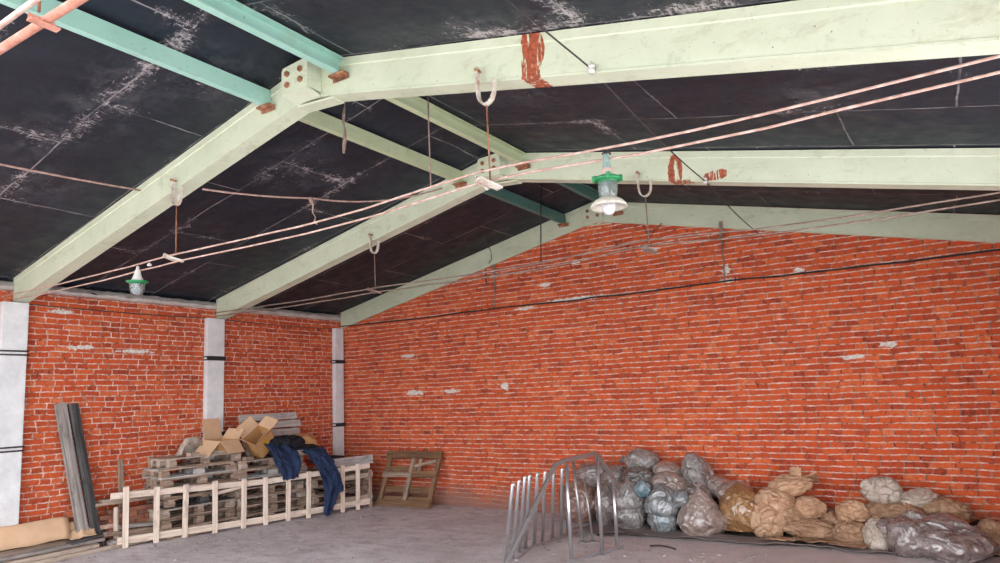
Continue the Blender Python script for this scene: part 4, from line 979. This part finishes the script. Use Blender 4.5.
psack((10.07, -.36, .42), (.25, .2, .145), 32, 'sack_dim', 'soiled sack lying behind the shiny taupe bag')
psack((9.15, -.66, .15), (.26, .2, .15), 33, 'sack_dim', 'soiled sack sagging on the floor below the yellowish one', crease=.2)
psack((10.48, -.60, .19), (.20, .22, .19), 34, 'sack_dim', 'brown sack standing past the end of the shiny taupe bag')
psack((9.66, -.44, .38), (.25, .2, .12), 35, 'sack_dim', 'flat soiled sack between the pale sacks and the shiny taupe bag')
psack((8.92, -.36, .20), (.22, .22, .15), 37, 'sack_dim', 'soiled flattened sack low against the wall left of the yellowish sack')
g = bag((9.98, -.86, .19), (.47, .30, .235), 41, 'bag_taupe', 'large shiny taupe rubbish bag lying on the floor before the paper sacks', fold=.20, rot=(0, .12, -.05), pinch=None, crease=.03)
lump('bulge', (-.28, -.02, .0), (.22, .24, .22), 42, 'bag_taupe', parent=g, sub=5, fold=.14, fine=.05, flat=.85)
lump('twisted_top', (-.22, .10, .16), (.16, .12, .10), 43, 'bag_grey', parent=g, sub=5, fold=.2, fine=.08, crease=.08)
for k, (x, y, a, w_, l_, lab) in enumerate(((8.75, -.80, .2, .26, .52, 'flat torn sheet of brown paper on the tarpaulin edge'), (9.12, -.92, -.3, .22, .40, 'torn scrap of brown paper in front of the soiled sacks'), (8.35, -.92, .1, .16, .34, 'narrow strip of brown paper in front of the bulging sack'))):
    cc, ss = math.cos(a), math.sin(a)
    sheet('torn_paper', lambda u, v: (x + (u - .5) * l_ * cc - (v - .5) * w_ * ss, y + (u - .5) * l_ * ss + (v - .5) * w_ * cc, .075 + .03 * noise.noise(V((u * 4, v * 4, k)))), 12, 8, .004, 'sack_dim', lab, 'paper')

# scattered chips of rubbish on the floor
random.seed(77); b = MB()
for k in range(330):
    z = random.random()
    if z < .40: x, y = random.uniform(5.4, 8.4), random.uniform(-2.4, -1.1)
    elif z < .6: x, y = random.uniform(.6, 2.6), random.uniform(-5.2, -.5)
    elif z < .75: x, y = random.uniform(7, 10.8), random.uniform(-1.4, -.6)
    else: x, y = random.uniform(1.0, 10), random.uniform(-4.2, -.2)
    if x > 5.5 and y > -1.42: continue
    if x < 1.5 and y > -4.9 and x < .62 + (y + 4.66) * .235 + .1: continue
    s_ = random.uniform(.006, .022) * (1.5 if random.random() < .08 else 1)
    m = Matrix.Translation((x, y, s_ * .3)) @ Euler((random.uniform(-.5, .5), random.uniform(-.5, .5), random.uniform(0, 6))).to_matrix().to_4x4() @ Matrix.Diagonal((s_ * random.uniform(.7, 2.2), s_, s_ * .5, 1))
    bmesh.ops.create_icosphere(b.bm, subdivisions=1, radius=1, matrix=m)
tag(b.build('floor_debris', 'chips'), 'scattered pale chips and crumbs of rubbish on the dusty floor', 'debris', None, 'stuff')
for a, b_, r_, lab in (((6.15, -1.35, .02), (6.75, -1.18, .03), .012, 'thin twig-like scrap lying at the edge of the tarpaulin near the railing'), ((7.0, -1.65, .012), (7.35, -1.72, .02), .010, 'dark twisted scrap of wire on the open floor before the bags')):
    tag(MB().tube(sag(a, b_, -.02, 6), r_, 6).build('floor_scrap', 'trash'), lab, 'scrap')

# ------------------------------------------------------------------ camera
f_px = 685.42; yaw, pitch, roll = .5789, .1217, -.0353
cy, sy, cp, sp = math.cos(yaw), math.sin(yaw), math.cos(pitch), math.sin(pitch)
Fv = V((-sy * cp, cy * cp, sp)); Rv = V((cy, sy, 0)); Uv = Rv.cross(Fv)
R2 = Rv * math.cos(roll) + Uv * math.sin(roll); U2v = -Rv * math.sin(roll) + Uv * math.cos(roll)
cam = bpy.data.cameras.new('camera'); co = bpy.data.objects.new('camera', cam); COL.objects.link(co)
m3 = Matrix((R2, U2v, -Fv)).transposed()
co.matrix_world = Matrix.Translation((10.2936, -9.8479, 1.9109)) @ m3.to_4x4()
cam.sensor_width = 36; cam.lens = f_px / 1000 * 36; cam.shift_y = .0291; cam.clip_start = .05
S.camera = co

# ------------------------------------------------------------------ light
wd = bpy.data.worlds.new('sky'); S.world = wd; wd.use_nodes = True
t = wd.node_tree; t.nodes.clear()
o_ = t.nodes.new('ShaderNodeOutputWorld'); bg = t.nodes.new('ShaderNodeBackground'); t.links.new(bg.outputs[0], o_.inputs[0])
bg.inputs[0].default_value = (.90, .95, 1, 1); bg.inputs[1].default_value = 3.2
sun = bpy.data.lights.new('sun', 'SUN'); sun.energy = 5; sun.angle = .02; sun.color = (1, .95, .88)
so = bpy.data.objects.new('sun', sun); COL.objects.link(so); so.rotation_euler = Euler((math.radians(-38), 0, math.radians(-15)))
S.view_settings.view_transform = 'Standard'; S.view_settings.look = 'None'
S.view_settings.exposure = .85; S.view_settings.gamma = 1; S.view_settings.use_curve_mapping = False
